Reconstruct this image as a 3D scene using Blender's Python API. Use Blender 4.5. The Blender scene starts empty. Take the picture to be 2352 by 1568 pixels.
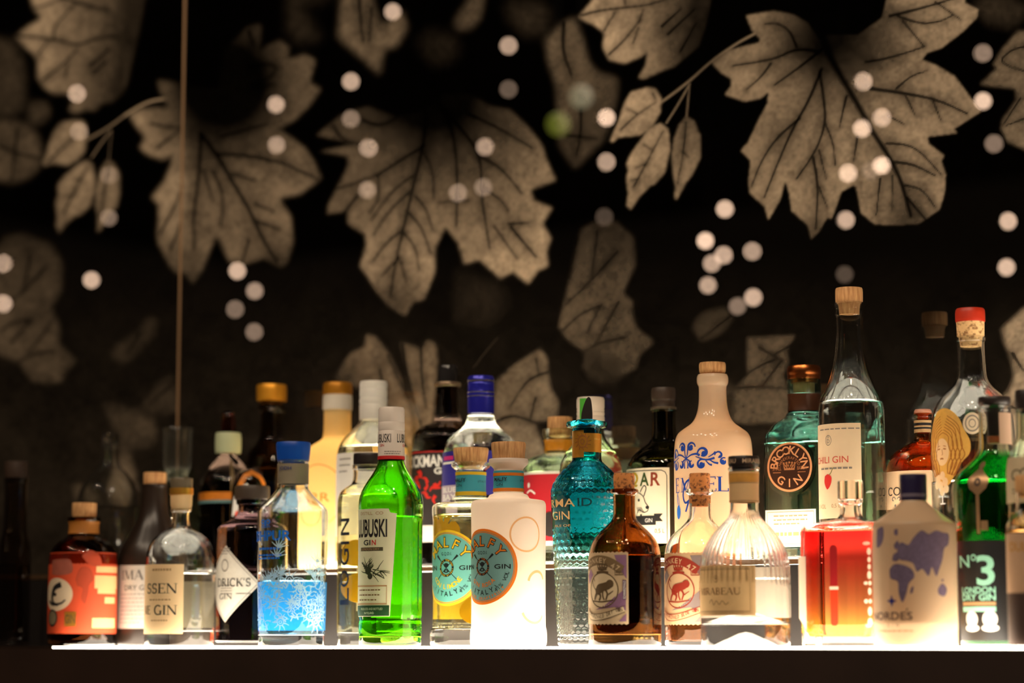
import bpy, bmesh, math, random
import numpy as np
from mathutils import Vector, Matrix
from mathutils.geometry import tessellate_polygon

S = bpy.context.scene
COL = S.collection
R_ = math.radians
random.seed(7)
rng = np.random.default_rng(7)

# ------------------------------------------------------------------ camera
F = 5553.0                       # focal length in pixels of the 2352-wide frame (85 mm)
YAW, PITCH = R_(33.0), math.atan((1481 - 784) / F)
CAM = Vector((1.4215, -2.189, 0.0016))
FWD = Vector((-math.sin(YAW) * math.cos(PITCH), math.cos(YAW) * math.cos(PITCH), math.sin(PITCH)))
RGT = Vector((math.cos(YAW), math.sin(YAW), 0))
UP = RGT.cross(FWD)
cam_d = bpy.data.cameras.new('camera')
cam_d.sensor_width = 36.0
cam_d.lens = F / 2352 * 36.0
cam_d.clip_start = 0.05
cam_d.dof.use_dof = True
cam_d.dof.focus_distance = 2.60
cam_d.dof.aperture_fstop = 2.9
cam = bpy.data.objects.new('camera', cam_d)
COL.objects.link(cam)
cam.matrix_world = Matrix((( RGT.x, UP.x, -FWD.x, CAM.x), (RGT.y, UP.y, -FWD.y, CAM.y), (RGT.z, UP.z, -FWD.z, CAM.z), (0, 0, 0, 1)))
S.camera = cam

# ------------------------------------------------------------------ world, lights, exposure
W = bpy.data.worlds.new('dark_room')
S.world = W
W.use_nodes = True
W.node_tree.nodes['Background'].inputs[0].default_value = (0.010, 0.0065, 0.004, 1)
W.node_tree.nodes['Background'].inputs[1].default_value = 1.0
vs = S.view_settings
vs.view_transform = 'Standard'
vs.look = 'None'
vs.gamma = 1
vs.use_curve_mapping = False
vs.exposure = 0.0
cy = S.cycles
cy.max_bounces = 26
cy.transmission_bounces = 24
cy.glossy_bounces = 8
cy.diffuse_bounces = 4
cy.transparent_max_bounces = 8
cy.sample_clamp_indirect = 6.0
cy.use_denoising = True


def area(name, loc, target, size, watts, col):
    d = bpy.data.lights.new(name, 'AREA')
    d.shape = 'DISK'
    d.size = size
    d.energy = watts
    d.color = col
    o = bpy.data.objects.new(name, d)
    COL.objects.link(o)
    o.location = loc
    o.rotation_euler = (Vector(target) - Vector(loc)).to_track_quat('-Z', 'Y').to_euler()


for sx, sy, tx, w in ((1.55, -1.5, .45, 6), (1.15, -2.0, .3, 7.5), (0.70, -1.45, .15, 6.5), (0.2, -1.9, 0, 6.5), (-0.35, -1.5, -.15, 6), (-0.9, -1.8, -.35, 6), (-1.4, -1.4, -.45, 5)):
    area('added_spot', (sx, sy, 1.95), (tx, 0.1, 0.14), 0.05, w, (1.0, 0.79, 0.58))  # unseen spots added to light the labels and put sparkles on the glass
area('added_spot', (0.9, -0.9, 1.9), (0.4, 0.3, 0.40), 0.2, 4, (1.0, 0.82, 0.62))  # unseen wash light added to brighten the leaf print

WALL_Y = 0.300
TIER_Y = 0.118
GLOW = 12.5


# ------------------------------------------------------------------ pixel <-> place
def ray(px, py):
    return FWD + RGT * ((px - 1176) / F) + UP * (-(py - 784) / F)


def on_y(px, py, Y):
    d = ray(px, py)
    return CAM + d * ((Y - CAM.y) / d.y)


def z_at(X, Y, py):
    """height above the shelf of the point of the vertical line (X, Y) seen at picture row py"""
    k = -(py - 784) / F
    h = (Vector((X, Y, 0)) - Vector((CAM.x, CAM.y, 0)))
    a, b = h.dot(FWD), h.dot(UP)
    return CAM.z + (k * a - b) / (UP.z - k * FWD.z)


TIER_Z = on_y(1255, 1294, TIER_Y).z


# ------------------------------------------------------------------ materials
MATS = {}


def nodes(name):
    m = bpy.data.materials.new(name)
    m.use_nodes = True
    return m, m.node_tree.nodes, m.node_tree.links, m.node_tree.nodes['Principled BSDF']


def c4(c):
    return (c[0], c[1], c[2], 1)


def srgb(r, g, b):
    f = lambda v: (v / 255 / 12.92) if v <= 10 else ((v / 255 + 0.055) / 1.055) ** 2.4
    return (f(r), f(g), f(b))


def mottled(nt, ln, col, scale, amt, sock):
    tc = nt.new('ShaderNodeTexCoord')
    n = nt.new('ShaderNodeTexNoise')
    n.inputs['Scale'].default_value = scale
    n.inputs['Detail'].default_value = 4
    mx = nt.new('ShaderNodeMix')
    mx.data_type = 'RGBA'
    mx.inputs['A'].default_value = c4([v * (1 - amt) for v in col])
    mx.inputs['B'].default_value = c4([min(1, v * (1 + amt)) for v in col])
    ln.new(tc.outputs['Object'], n.inputs['Vector'])
    ln.new(n.outputs['Fac'], mx.inputs['Factor'])
    ln.new(mx.outputs['Result'], sock)
    return n


def paint(name, col, rough=0.55, metal=0.0, amt=0.08, scale=60, trans=0.0, bump=0.0, coat=0.0):
    if name in MATS:
        return MATS[name]
    m, nt, ln, p = nodes(name)
    n = mottled(nt, ln, col, scale, amt, p.inputs['Base Color'])
    p.inputs['Roughness'].default_value = rough
    p.inputs['Metallic'].default_value = metal
    p.inputs['Coat Weight'].default_value = coat
    if bump:
        b = nt.new('ShaderNodeBump')
        b.inputs['Strength'].default_value = bump
        b.inputs['Distance'].default_value = 0.001
        ln.new(n.outputs['Fac'], b.inputs['Height'])
        ln.new(b.outputs['Normal'], p.inputs['Normal'])
    if trans:
        t = nt.new('ShaderNodeBsdfTranslucent')
        t.inputs['Color'].default_value = c4(col)
        mx = nt.new('ShaderNodeMixShader')
        mx.inputs[0].default_value = trans
        ln.new(p.outputs[0], mx.inputs[1])
        ln.new(t.outputs[0], mx.inputs[2])
        ln.new(mx.outputs[0], nt['Material Output'].inputs['Surface'])
    MATS[name] = m
    return m


def glass(name, col=(1, 1, 1), rough=0.0, ior=1.46, wave=0.0):
    if name in MATS:
        return MATS[name]
    m, nt, ln, p = nodes(name)
    p.inputs['Base Color'].default_value = c4(col)
    p.inputs['Transmission Weight'].default_value = 1.0
    p.inputs['Roughness'].default_value = rough
    p.inputs['IOR'].default_value = ior
    if wave:
        tc = nt.new('ShaderNodeTexCoord')
        n = nt.new('ShaderNodeTexNoise')
        n.inputs['Scale'].default_value = 45
        b = nt.new('ShaderNodeBump')
        b.inputs['Strength'].default_value = wave
        b.inputs['Distance'].default_value = 0.002
        ln.new(tc.outputs['Object'], n.inputs['Vector'])
        ln.new(n.outputs['Fac'], b.inputs['Height'])
        ln.new(b.outputs['Normal'], p.inputs['Normal'])
    MATS[name] = m
    return m


def graded(name, stops, z0, z1, rough=0.0, ior=1.46, trans=1.0):
    """glass or liquid whose own colour changes with height (dyed glass, layered liquid)"""
    if name in MATS:
        return MATS[name]
    m, nt, ln, p = nodes(name)
    tc = nt.new('ShaderNodeTexCoord')
    sp = nt.new('ShaderNodeSeparateXYZ')
    mr = nt.new('ShaderNodeMapRange')
    mr.inputs['From Min'].default_value = z0
    mr.inputs['From Max'].default_value = z1
    cr = nt.new('ShaderNodeValToRGB')
    el = cr.color_ramp.elements
    el[0].position, el[0].color = stops[0][0], c4(stops[0][1])
    el[1].position, el[1].color = stops[-1][0], c4(stops[-1][1])
    for q, c in stops[1:-1]:
        e = el.new(q)
        e.color = c4(c)
    ln.new(tc.outputs['Object'], sp.inputs[0])
    ln.new(sp.outputs['Z'], mr.inputs['Value'])
    ln.new(mr.outputs[0], cr.inputs[0])
    ln.new(cr.outputs[0], p.inputs['Base Color'])
    p.inputs['Transmission Weight'].default_value = trans
    p.inputs['Roughness'].default_value = rough
    p.inputs['IOR'].default_value = ior
    MATS[name] = m
    return m


def frosted(name, col, frac=0.55, rough=0.45):
    """satin opal glass: part scattered through, part scattered back"""
    if name in MATS:
        return MATS[name]
    m, nt, ln, p = nodes(name)
    mottled(nt, ln, col, 30, 0.02, p.inputs['Base Color'])
    p.inputs['Roughness'].default_value = rough
    t = nt.new('ShaderNodeBsdfTranslucent')
    t.inputs['Color'].default_value = c4(col)
    mx = nt.new('ShaderNodeMixShader')
    mx.inputs[0].default_value = frac
    ln.new(p.outputs[0], mx.inputs[1])
    ln.new(t.outputs[0], mx.inputs[2])
    ln.new(mx.outputs[0], nt['Material Output'].inputs['Surface'])
    MATS[name] = m
    return m


def wood(name, a, b, speck=False):
    if name in MATS:
        return MATS[name]
    m, nt, ln, p = nodes(name)
    tc = nt.new('ShaderNodeTexCoord')
    mp = nt.new('ShaderNodeMapping')
    mp.inputs['Scale'].default_value = (1, 1, 1) if speck else (1, 1, 0.12)
    n = nt.new('ShaderNodeTexNoise')
    n.inputs['Scale'].default_value = 260 if speck else 420
    n.inputs['Detail'].default_value = 6
    cr = nt.new('ShaderNodeValToRGB')
    cr.color_ramp.elements[0].position = 0.36 if speck else 0.3
    cr.color_ramp.elements[0].color = c4(a)
    cr.color_ramp.elements[1].position = 0.5 if speck else 0.7
    cr.color_ramp.elements[1].color = c4(b)
    ln.new(tc.outputs['Object'], mp.inputs[0])
    ln.new(mp.outputs[0], n.inputs['Vector'])
    ln.new(n.outputs['Fac'], cr.inputs[0])
    ln.new(cr.outputs[0], p.inputs['Base Color'])
    p.inputs['Roughness'].default_value = 0.7
    MATS[name] = m
    return m


def lamp(name, col, strength):
    if name in MATS:
        return MATS[name]
    m, nt, ln, p = nodes(name)
    p.inputs['Base Color'].default_value = (0.8, 0.8, 0.8, 1)
    p.inputs['Emission Color'].default_value = c4(col)
    p.inputs['Emission Strength'].default_value = strength
    MATS[name] = m
    return m


CLEAR = glass('clear_glass', (0.97, 0.985, 0.97))
CLEARG = glass('greenish_glass', (0.86, 0.93, 0.80))
WATER = glass('clear_spirit', (0.985, 0.99, 0.985), ior=1.36)
BLACK = paint('black_print', (0.012, 0.011, 0.012), 0.5)
BLACKCAP = paint('black_cap', (0.02, 0.013, 0.011), 0.4)
CORK = wood('pale_turned_wood', srgb(176, 120, 70), srgb(226, 176, 118))
RCORK = wood('speckled_cork', srgb(96, 46, 20), srgb(214, 138, 72), True)
CREAM = paint('cream_paper', srgb(240, 222, 188), 0.7, trans=0.25)
WHITE = paint('white_paper', srgb(240, 236, 226), 0.65, trans=0.25)
WPRINT = paint('white_print', (0.8, 0.79, 0.74), 0.5)
NAVY = paint('navy_print', srgb(26, 44, 120), 0.5)
GOLD = paint('gold_foil', srgb(222, 160, 62), 0.35, metal=0.75)
COPPER = paint('copper_metal', srgb(196, 112, 58), 0.28, metal=1.0)
RED = paint('red_print', srgb(196, 36, 34), 0.5)
GREY = paint('grey_print', srgb(120, 112, 104), 0.6)
TAN = paint('tan_print', srgb(176, 140, 96), 0.6)


# ------------------------------------------------------------------ object helpers
def tagp(o, label=None, cat=None, group=None, kind=None):
    for k, v in (('label', label), ('category', cat), ('group', group), ('kind', kind)):
        if v:
            o[k] = v
    return o


def empty(name, loc, rz=0.0):
    o = bpy.data.objects.new(name, None)
    o.empty_display_size = 0.02
    COL.objects.link(o)
    o.location = loc
    o.rotation_euler = (0, 0, rz)
    return o


def mesh_obj(name, verts, faces, m, parent=None, smooth=True, recalc=False):
    me = bpy.data.meshes.new(name)
    me.from_pydata([tuple(v) for v in verts], [], faces)
    if recalc:
        bm = bmesh.new()
        bm.from_mesh(me)
        bmesh.ops.recalc_face_normals(bm, faces=bm.faces)
        bm.to_mesh(me)
        bm.free()
    me.materials.append(m)
    if smooth:
        me.polygons.foreach_set('use_smooth', [True] * len(me.polygons))
        try:
            me.set_sharp_from_angle(angle=R_(38))
        except Exception:
            pass
    me.update()
    o = bpy.data.objects.new(name, me)
    COL.objects.link(o)
    if parent is not None:
        o.parent = parent
    return o


def box(name, x0, x1, y0, y1, z0, z1, m, parent=None, bev=0.0):
    bm = bmesh.new()
    bmesh.ops.create_cube(bm, size=1)
    for v in bm.verts:
        v.co = Vector((x0 + (v.co.x + .5) * (x1 - x0), y0 + (v.co.y + .5) * (y1 - y0), z0 + (v.co.z + .5) * (z1 - z0)))
    if bev:
        bmesh.ops.bevel(bm, geom=bm.edges[:], offset=bev, segments=2, affect='EDGES')
    me = bpy.data.meshes.new(name)
    bm.to_mesh(me)
    bm.free()
    me.materials.append(m)
    o = bpy.data.objects.new(name, me)
    COL.objects.link(o)
    if parent is not None:
        o.parent = parent
    return o


# ---- flat shapes: (list of (u, v), list of faces), in picture pixels
def cat(*shapes):
    V, Fc = [], []
    for v, f in shapes:
        k = len(V)
        V += list(v)
        Fc += [tuple(i + k for i in q) for q in f]
    return V, Fc


def sh(s, dx=0, dy=0, rot=0, sx=1, sy=1):
    c, n = math.cos(R_(rot)), math.sin(R_(rot))
    return [(dx + c * x * sx - n * y * sy, dy + n * x * sx + c * y * sy) for x, y in s[0]], s[1]


def grid(w, h, nx=8, ny=4):
    V = [(-w / 2 + w * i / nx, -h / 2 + h * j / ny) for j in range(ny + 1) for i in range(nx + 1)]
    Fc = [(j * (nx + 1) + i, j * (nx + 1) + i + 1, (j + 1) * (nx + 1) + i + 1, (j + 1) * (nx + 1) + i) for j in range(ny) for i in range(nx)]
    return V, Fc


def ell(rx, ry, rin=0.0, seg=48, rings=8):
    V, Fc = [], []
    for j in range(rings + 1):
        q = rin + (1 - rin) * j / rings
        for i in range(seg):
            a = 2 * math.pi * i / seg
            V.append((rx * q * math.cos(a), ry * q * math.sin(a)))
    for j in range(rings):
        for i in range(seg):
            k = (i + 1) % seg
            Fc.append((j * seg + i, j * seg + k, (j + 1) * seg + k, (j + 1) * seg + i))
    return V, Fc


def poly(pts):
    t = tessellate_polygon([[Vector((p[0], p[1], 0)) for p in pts]])
    return list(pts), [tuple(q) for q in t]


def ribbon(pts, w, w1=None, closed=False):
    pts = [Vector(p) for p in pts]
    if closed:
        pts.append(pts[0])
    n = len(pts)
    V, Fc = [], []
    for i, p in enumerate(pts):
        a = pts[max(0, i - 1)]
        b = pts[min(n - 1, i + 1)]
        if closed and i in (0, n - 1):
            a, b = pts[n - 2], pts[1]
        d = (b - a)
        d = d.normalized() if d.length > 1e-9 else Vector((1, 0))
        q = Vector((-d.y, d.x))
        ww = w if w1 is None else w + (w1 - w) * i / (n - 1)
        V += [tuple(p + q * ww / 2), tuple(p - q * ww / 2)]
        if i:
            Fc.append((2 * i - 2, 2 * i - 1, 2 * i + 1, 2 * i))
    return V, Fc


def spline(pts, n=6):
    P = [Vector(p) for p in pts]
    out = []
    for i in range(len(P) - 1):
        p0, p1, p2, p3 = P[max(0, i - 1)], P[i], P[i + 1], P[min(len(P) - 1, i + 2)]
        for k in range(n):
            t = k / n
            out.append(0.5 * ((2 * p1) + (p2 - p0) * t + (2 * p0 - 5 * p1 + 4 * p2 - p3) * t * t + (3 * p1 - p0 - 3 * p2 + p3) * t ** 3))
    out.append(P[-1])
    return [(p.x, p.y) for p in out]


def curl(x, y, r, a0, turns, w0, w1, n=14):
    """a spiral stroke that thickens to its tip"""
    pts = []
    for i in range(n + 1):
        t = i / n
        a = R_(a0) + turns * 2 * math.pi * t
        q = r * (1 - 0.75 * t)
        pts.append((x + q * math.cos(a), y + q * math.sin(a)))
    return ribbon(pts, w0, w1)


_FC = {}


def raw_text(s, bold=0.0):
    k = (s, bold)
    if k not in _FC:
        c = bpy.data.curves.new('text', 'FONT')
        c.body = s
        c.size = 1
        c.offset = bold
        c.resolution_u = 3
        o = bpy.data.objects.new('text', c)
        COL.objects.link(o)
        bpy.context.view_layer.update()
        me = o.evaluated_get(bpy.context.evaluated_depsgraph_get()).to_mesh()
        V = [(v.co.x, v.co.y) for v in me.vertices]
        Fc = [tuple(p.vertices) for p in me.polygons]
        bpy.data.objects.remove(o)
        bpy.data.curves.remove(c)
        _FC[k] = (V, Fc)
    return _FC[k]


# a small roman alphabet with serifs: thick stems T, thin strokes t, arcs, serif bars
def _arc(cx, cy_, rx, ry, a0, a1, n=10):
    return [(cx + rx * math.cos(R_(a0 + (a1 - a0) * i / n)), cy_ + ry * math.sin(R_(a0 + (a1 - a0) * i / n))) for i in range(n + 1)]


_T, _t = 0.135, 0.05
ROM = {
    'I': (.34, [(_T, [(.17, 0), (.17, 1)])], [(.17, 0), (.17, 1)]),
    'N': (.86, [(_t, [(.14, 0), (.14, 1)]), (_T, [(.14, .98), (.72, .02)]), (_t, [(.72, 0), (.72, 1)])], [(.14, 0), (.10, 1), (.72, 1)]),
    'M': (1.02, [(_t, [(.14, 0), (.18, 1)]), (_T, [(.18, 1), (.5, .05)]), (_t, [(.5, .05), (.82, 1)]), (_T, [(.84, 1), (.88, 0)])], [(.14, 0), (.14, 1), (.88, 0), (.88, 1)]),
    'A': (.84, [(_t, [(.1, 0), (.42, 1)]), (_T, [(.42, 1), (.74, 0)]), (_t, [(.22, .33), (.62, .33)])], [(.1, 0), (.74, 0)]),
    'E': (.66, [(_T, [(.16, 0), (.16, 1)]), (_t, [(.16, .975), (.56, .975)]), (_t, [(.16, .52), (.46, .52)]), (_t, [(.16, .025), (.6, .025)]), (.05, [(.56, 1), (.56, .82)]), (.05, [(.6, 0), (.6, .2)]), (.05, [(.46, .42), (.46, .62)])], [(.14, 0), (.14, 1)]),
    'L': (.64, [(_T, [(.16, 0), (.16, 1)]), (_t, [(.16, .025), (.58, .025)]), (.05, [(.58, 0), (.58, .22)])], [(.16, 0), (.16, 1)]),
    'S': (.58, [(.1, _arc(.29, .73, .19, .25, 30, 270) + _arc(.29, .27, .2, .25, 90, -150)), (.05, [(.455, .98), (.455, .76)]), (.05, [(.1, .02), (.1, .26)])], []),
    'G': (.8, [(.12, _arc(.42, .5, .32, .48, 48, 300, 16)), (_T, [(.66, .0), (.66, .42)])], [(.66, .42)]),
    'C': (.76, [(.12, _arc(.42, .5, .32, .48, 48, 312, 16)), (.05, [(.64, .98), (.64, .72)])], []),
    'O': (.86, [(.12, _arc(.43, .5, .34, .48, 0, 360, 22))], []),
    'D': (.82, [(_T, [(.16, 0), (.16, 1)]), (.1, [(.16, .97)] + _arc(.32, .5, .4, .47, 88, -88, 14) + [(.16, .03)])], [(.12, 0), (.12, 1)]),
    'R': (.76, [(_T, [(.16, 0), (.16, 1)]), (.09, [(.16, .97)] + _arc(.34, .74, .2, .23, 88, -88, 10) + [(.16, .5)]), (_T, [(.36, .5), (.66, .02)])], [(.16, 0), (.14, 1), (.68, 0)]),
    'B': (.7, [(_T, [(.16, 0), (.16, 1)]), (.08, [(.16, .97)] + _arc(.32, .75, .18, .22, 88, -88, 8) + [(.16, .53)]), (.09, [(.3, .53)] + _arc(.34, .27, .22, .25, 88, -88, 8) + [(.16, .03)])], [(.12, 0), (.12, 1)]),
    'K': (.8, [(_T, [(.16, 0), (.16, 1)]), (_t, [(.2, .42), (.62, 1)]), (_T, [(.34, .56), (.68, .02)])], [(.16, 0), (.16, 1), (.62, 1), (.7, 0)]),
    'U': (.84, [(_T, [(.15, 1), (.15, .3)]), (.09, _arc(.42, .3, .27, .28, 180, 360, 12)), (_t, [(.69, .3), (.69, 1)])], [(.15, 1), (.69, 1)]),
    'Y': (.8, [(_T, [(.1, 1), (.4, .45)]), (_t, [(.7, 1), (.4, .45)]), (_T, [(.4, .5), (.4, 0)])], [(.1, 1), (.7, 1), (.4, 0)]),
    "'": (.2, [(.08, [(.08, 1), (.06, .75)])], []),
    ' ': (.38, [], []),
}


def roman(s):
    x, L = 0, []
    for ch in s:
        w, st, se = ROM[ch]
        for k, pts in st:
            L.append(sh(ribbon(pts, k), x))
        for sx, sy in se:
            L.append(sh(ribbon([(sx - .13, 0.018 if sy == 0 else (sy if sy < 1 else .982)), (sx + .13, 0.018 if sy == 0 else (sy if sy < 1 else .982))], .036), x))
        x += w
    return cat(*L)


def txt(s, h, w=None, bold=0.0, font='sans'):
    V, Fc = roman(s) if font == 'serif' else raw_text(s, bold)
    xs = [v[0] for v in V]
    ys = [v[1] for v in V]
    x0, x1, y0, y1 = min(xs), max(xs), min(ys), max(ys)
    ky = h / (y1 - y0)
    kx = w / (x1 - x0) if w else ky
    return [((x - (x0 + x1) / 2) * kx, (y - (y0 + y1) / 2) * ky) for x, y in V], Fc


def arctext(s, h, rad, mid, step, bold=0.0, wk=1.0, inside=False):
    """letters set on a circle; mid and step in degrees, inside: read along the bottom"""
    L = []
    n = len(s)
    for i, ch in enumerate(s):
        if ch == ' ':
            continue
        g = txt(ch, h * (0.25 if ch in '.,' else 1), None, bold)
        a = mid + (i - (n - 1) / 2) * step * (1 if inside else -1)
        rr = rad if ch not in '.,' else (rad - h * .4 if not inside else rad + h * .4)
        p = (rr * math.cos(R_(a)), rr * math.sin(R_(a)))
        L.append(sh(g, p[0], p[1], a + 90 if inside else a - 90, wk, 1))
    return cat(*L)


def refine(shape, maxlen):
    V, Fc = shape
    bm = bmesh.new()
    vs_ = [bm.verts.new((x, y, 0)) for x, y in V]
    for f in Fc:
        if len(set(f)) >= 3:
            try:
                bm.faces.new([vs_[i] for i in f])
            except ValueError:
                pass
    for _ in range(3):
        e = [q for q in bm.edges if q.calc_length() > maxlen]
        if not e:
            break
        bmesh.ops.subdivide_edges(bm, edges=e, cuts=1)
        bmesh.ops.triangulate(bm, faces=[f for f in bm.faces if len(f.verts) > 4])
    bm.verts.index_update()
    out = [(v.co.x, v.co.y) for v in bm.verts], [tuple(v.index for v in f.verts) for f in bm.faces]
    bm.free()
    return out


def chaikin(P, it=2):
    for _ in range(it):
        Q = [P[0]]
        for i in range(len(P) - 1):
            a, b = P[i], P[i + 1]
            if i:
                Q.append((a[0] * .75 + b[0] * .25, a[1] * .75 + b[1] * .25))
            if i < len(P) - 2:
                Q.append((a[0] * .25 + b[0] * .75, a[1] * .25 + b[1] * .75))
        Q.append(P[-1])
        P = Q
    return P


# ------------------------------------------------------------------ bottles
class Bottle:
    """a bottle standing on the shelf (or on the upper step); every measure is given in picture
    pixels at the bottle's own distance and turned into metres; local -y faces the viewer"""

    def __init__(self, name, label, cx, Y, tier=False, cy_=1300, group=None, catg='bottle', sq=None):
        p = on_y(cx, cy_, Y)
        self.X, self.Y = p.x, Y
        self.z0 = (TIER_Z if tier else 0.0) + 0.0002
        d = Vector((self.X - CAM.x, Y - CAM.y, 0))
        self.s = d.length * math.cos(math.atan((cx - 1176) / F)) / F / math.cos(PITCH)
        self.depth = d.length
        self.rz = math.atan2(d.y, d.x) - math.pi / 2
        self.root = empty(name, (self.X, self.Y, self.z0), self.rz)
        tagp(self.root, label, catg, group)
        self.out = []
        self.cx = cx
        self.sq = sq          # (exponent, face angle in degrees, lowest picture row where square)
        self.mod = None

    def z(self, py):
        return max(0.0, z_at(self.X, self.Y, py) - self.z0)

    def front(self):
        """local angle at which the bottle's own front (towards the bar) lies"""
        return -self.rz - 0.0

    def prof(self, pts, smooth=2):
        P = [(self.z(y), r * self.s) for y, r in pts]
        return chaikin(P, smooth) if smooth else P

    def R(self, z):
        o = self.out
        if z <= o[0][0]:
            return o[0][1]
        for i in range(len(o) - 1):
            if o[i][0] <= z <= o[i + 1][0] and o[i + 1][0] > o[i][0]:
                t = (z - o[i][0]) / (o[i + 1][0] - o[i][0])
                return o[i][1] + t * (o[i + 1][1] - o[i][1])
        return o[-1][1]

    def sect(self, a, z):
        k = 1.0
        if self.sq:
            n, ang, ztop, zround = self.sq
            t = min(1, max(0, (zround - z) / max(1e-6, zround - ztop)))
            n = 2 + (n - 2) * t
            c, s_ = abs(math.cos(a - R_(ang))), abs(math.sin(a - R_(ang)))
            k = (c ** n + s_ ** n) ** (-1 / n)
        if self.mod:
            k *= self.mod(a, z)
        return k

    def lathe(self, name, P, m, parent=None, seg=56, shaped=True, smooth=True, modded=False):
        V, Fc, rows = [], [], []
        for z, r in P:
            if r < 1e-6:
                V.append((0, 0, z))
                rows.append([len(V) - 1])
            else:
                row = []
                for i in range(seg):
                    a = 2 * math.pi * i / seg
                    k = self.sect(a, z) if shaped else 1.0
                    V.append((r * k * math.sin(a), -r * k * math.cos(a), z))
                    row.append(len(V) - 1)
                rows.append(row)
        for a, b in zip(rows, rows[1:]):
            if len(a) == 1 and len(b) == 1:
                continue
            for i in range(seg):
                k = (i + 1) % seg
                if len(a) == 1:
                    Fc.append((a[0], b[k], b[i]))
                elif len(b) == 1:
                    Fc.append((a[i], a[k], b[0]))
                else:
                    Fc.append((a[i], a[k], b[k], b[i]))
        return mesh_obj(name, V, Fc, m, parent or self.root, smooth, recalc=True)

    def hollow(self, pts, m, wall=4.0, bottom=10, punt=3, smooth=2, seg=64, name='glass_body'):
        """glass shell: outside, lip, inside; pts go from the base up to the lip"""
        P = self.prof(pts, smooth)
        self.out = P
        t = wall * self.s
        zb = P[0][0] + bottom * self.s
        inner = [(z, r - t) for z, r in P if z > zb + 0.6 * t and r > t * 1.3]
        self.inner = [(zb, inner[0][1] * 0.8), (zb + 0.25 * t, inner[0][1] * 0.95)] + inner
        pz = P[0][0] + punt * self.s
        full = [(pz, 0), (P[0][0], P[0][1] * 0.82)] + P + list(reversed(self.inner)) + [(zb + (punt * 0.8) * self.s, 0)]
        return self.lathe(name, full, m, seg=seg)

    def solid(self, name, pts, m, parent=None, smooth=1, seg=48, shaped=False, keep=False):
        P = self.prof(pts, smooth)
        if keep:
            self.out = P
        return self.lathe(name, [(P[0][0], 0)] + P + [(P[-1][0], 0)], m, parent, seg, shaped)

    def ring(self, name, y0, y1, m, grow=0.6, parent=None, thick=1.2):
        """a sleeve round the glass from row y0 (lower) to y1"""
        za, zb = self.z(y0), self.z(y1)
        n = 6
        zs = [za + (zb - za) * i / n for i in range(n + 1)]
        g, t = grow * self.s, thick * self.s
        P = [(z, self.R(z) + g + t) for z in zs]
        Q = [(z, self.R(z) + g) for z in reversed(zs)]
        full = P + Q + [P[0]]
        return self.lathe(name, full, m, parent)

    def liquid(self, level, m, name='liquid', over=0.35):
        zl = self.z(level)
        L = [(z, r + over * self.s) for z, r in self.inner if z < zl]
        z1, r1 = L[-1]
        rl = r1
        for (za, ra), (zb, rb) in zip(self.inner, self.inner[1:]):
            if za <= zl <= zb and zb > za:
                rl = ra + (rb - ra) * (zl - za) / (zb - za) + over * self.s
        L.append((zl, rl))
        b = L[0][0] - 0.3 * self.s
        e = self.s
        men = [(zl + 3.4 * e, rl - 0.25 * e), (zl + 1.7 * e, rl - 1.2 * e), (zl + 0.6 * e, rl - 3.0 * e), (zl, rl - 6 * e)] if rl > 20 * e else []
        return self.lathe(name, [(b, 0), (b, L[0][1])] + L[1:] + men + [(zl, 0)], m)

    # --- things printed on or stuck to the glass
    def ang(self, x):
        return math.asin(max(-1, min(1, (x - self.cx) / (self.rpx))))

    def at_row(self, py):
        self.rpx = self.R(self.z(py)) / self.s
        return self

    def wrap(self, shape, a0, py, eps, name, m, parent=None, fine=9):
        V, Fc = refine(shape, fine)
        z0 = self.z(py)
        r0 = self.R(z0)
        out = []
        for u, v in V:
            z = z0 + v * self.s
            a = a0 + u * self.s / r0
            r = (self.R(z)) * self.sect(a, z) + eps
            out.append((r * math.sin(a), -r * math.cos(a), z))
        return mesh_obj(name, out, Fc, m, parent or self.root, smooth=True)

    def patch(self, name, x0, x1, y0, y1, m, parent=None, lay=1, a0=None, a1=None, shape=None):
        """rectangle between picture columns x0..x1 (or angles a0, a1 in degrees) and rows y0 (top)..y1"""
        self.at_row((y0 + y1) / 2)
        A = R_(a0) if a0 is not None else self.ang(x0)
        B = R_(a1) if a1 is not None else self.ang(x1)
        w = (B - A) * self.rpx
        n = max(2, int(abs(B - A) / 0.12))
        return self.wrap(grid(w, y1 - y0, n, 6), (A + B) / 2, (y0 + y1) / 2, 0.00022 * lay, name, m, parent, fine=200)

    def put(self, name, shape, x, y, m, parent=None, lay=2, a=None):
        """a shape in pixels (as it looks face on) with its origin at picture column x, row y"""
        self.at_row(y)
        return self.wrap(shape, R_(a) if a is not None else self.ang(x), y, 0.00022 * lay, name, m, parent)

    def fit(self, name, s, x0, x1, y0, y1, m, parent=None, lay=2, bold=0.0, font='sans', a0=None):
        """lettering that reads from column x0 to x1 and row y0 to y1"""
        self.at_row((y0 + y1) / 2)
        A = R_(a0) if a0 is not None else self.ang(x0)
        B = self.ang(x1)
        g = txt(s, y1 - y0, (B - A) * self.rpx, bold, font)
        return self.wrap(g, (A + B) / 2, (y0 + y1) / 2, 0.00022 * lay, name, m, parent)

    def flat(self, name, shape, face, dist, py, m, parent=None, eps=0.0):
        """a flat shape on the flat face whose normal points at local angle face (degrees)"""
        V, Fc = shape
        a = R_(face)
        n = Vector((math.sin(a), -math.cos(a), 0))
        t = Vector((math.cos(a), math.sin(a), 0))
        z0 = self.z(py)
        out = [n * (dist * self.s + eps) + t * (u * self.s) + Vector((0, 0, z0 + v * self.s)) for u, v in V]
        return mesh_obj(name, out, Fc, m, parent or self.root, smooth=False)

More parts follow.
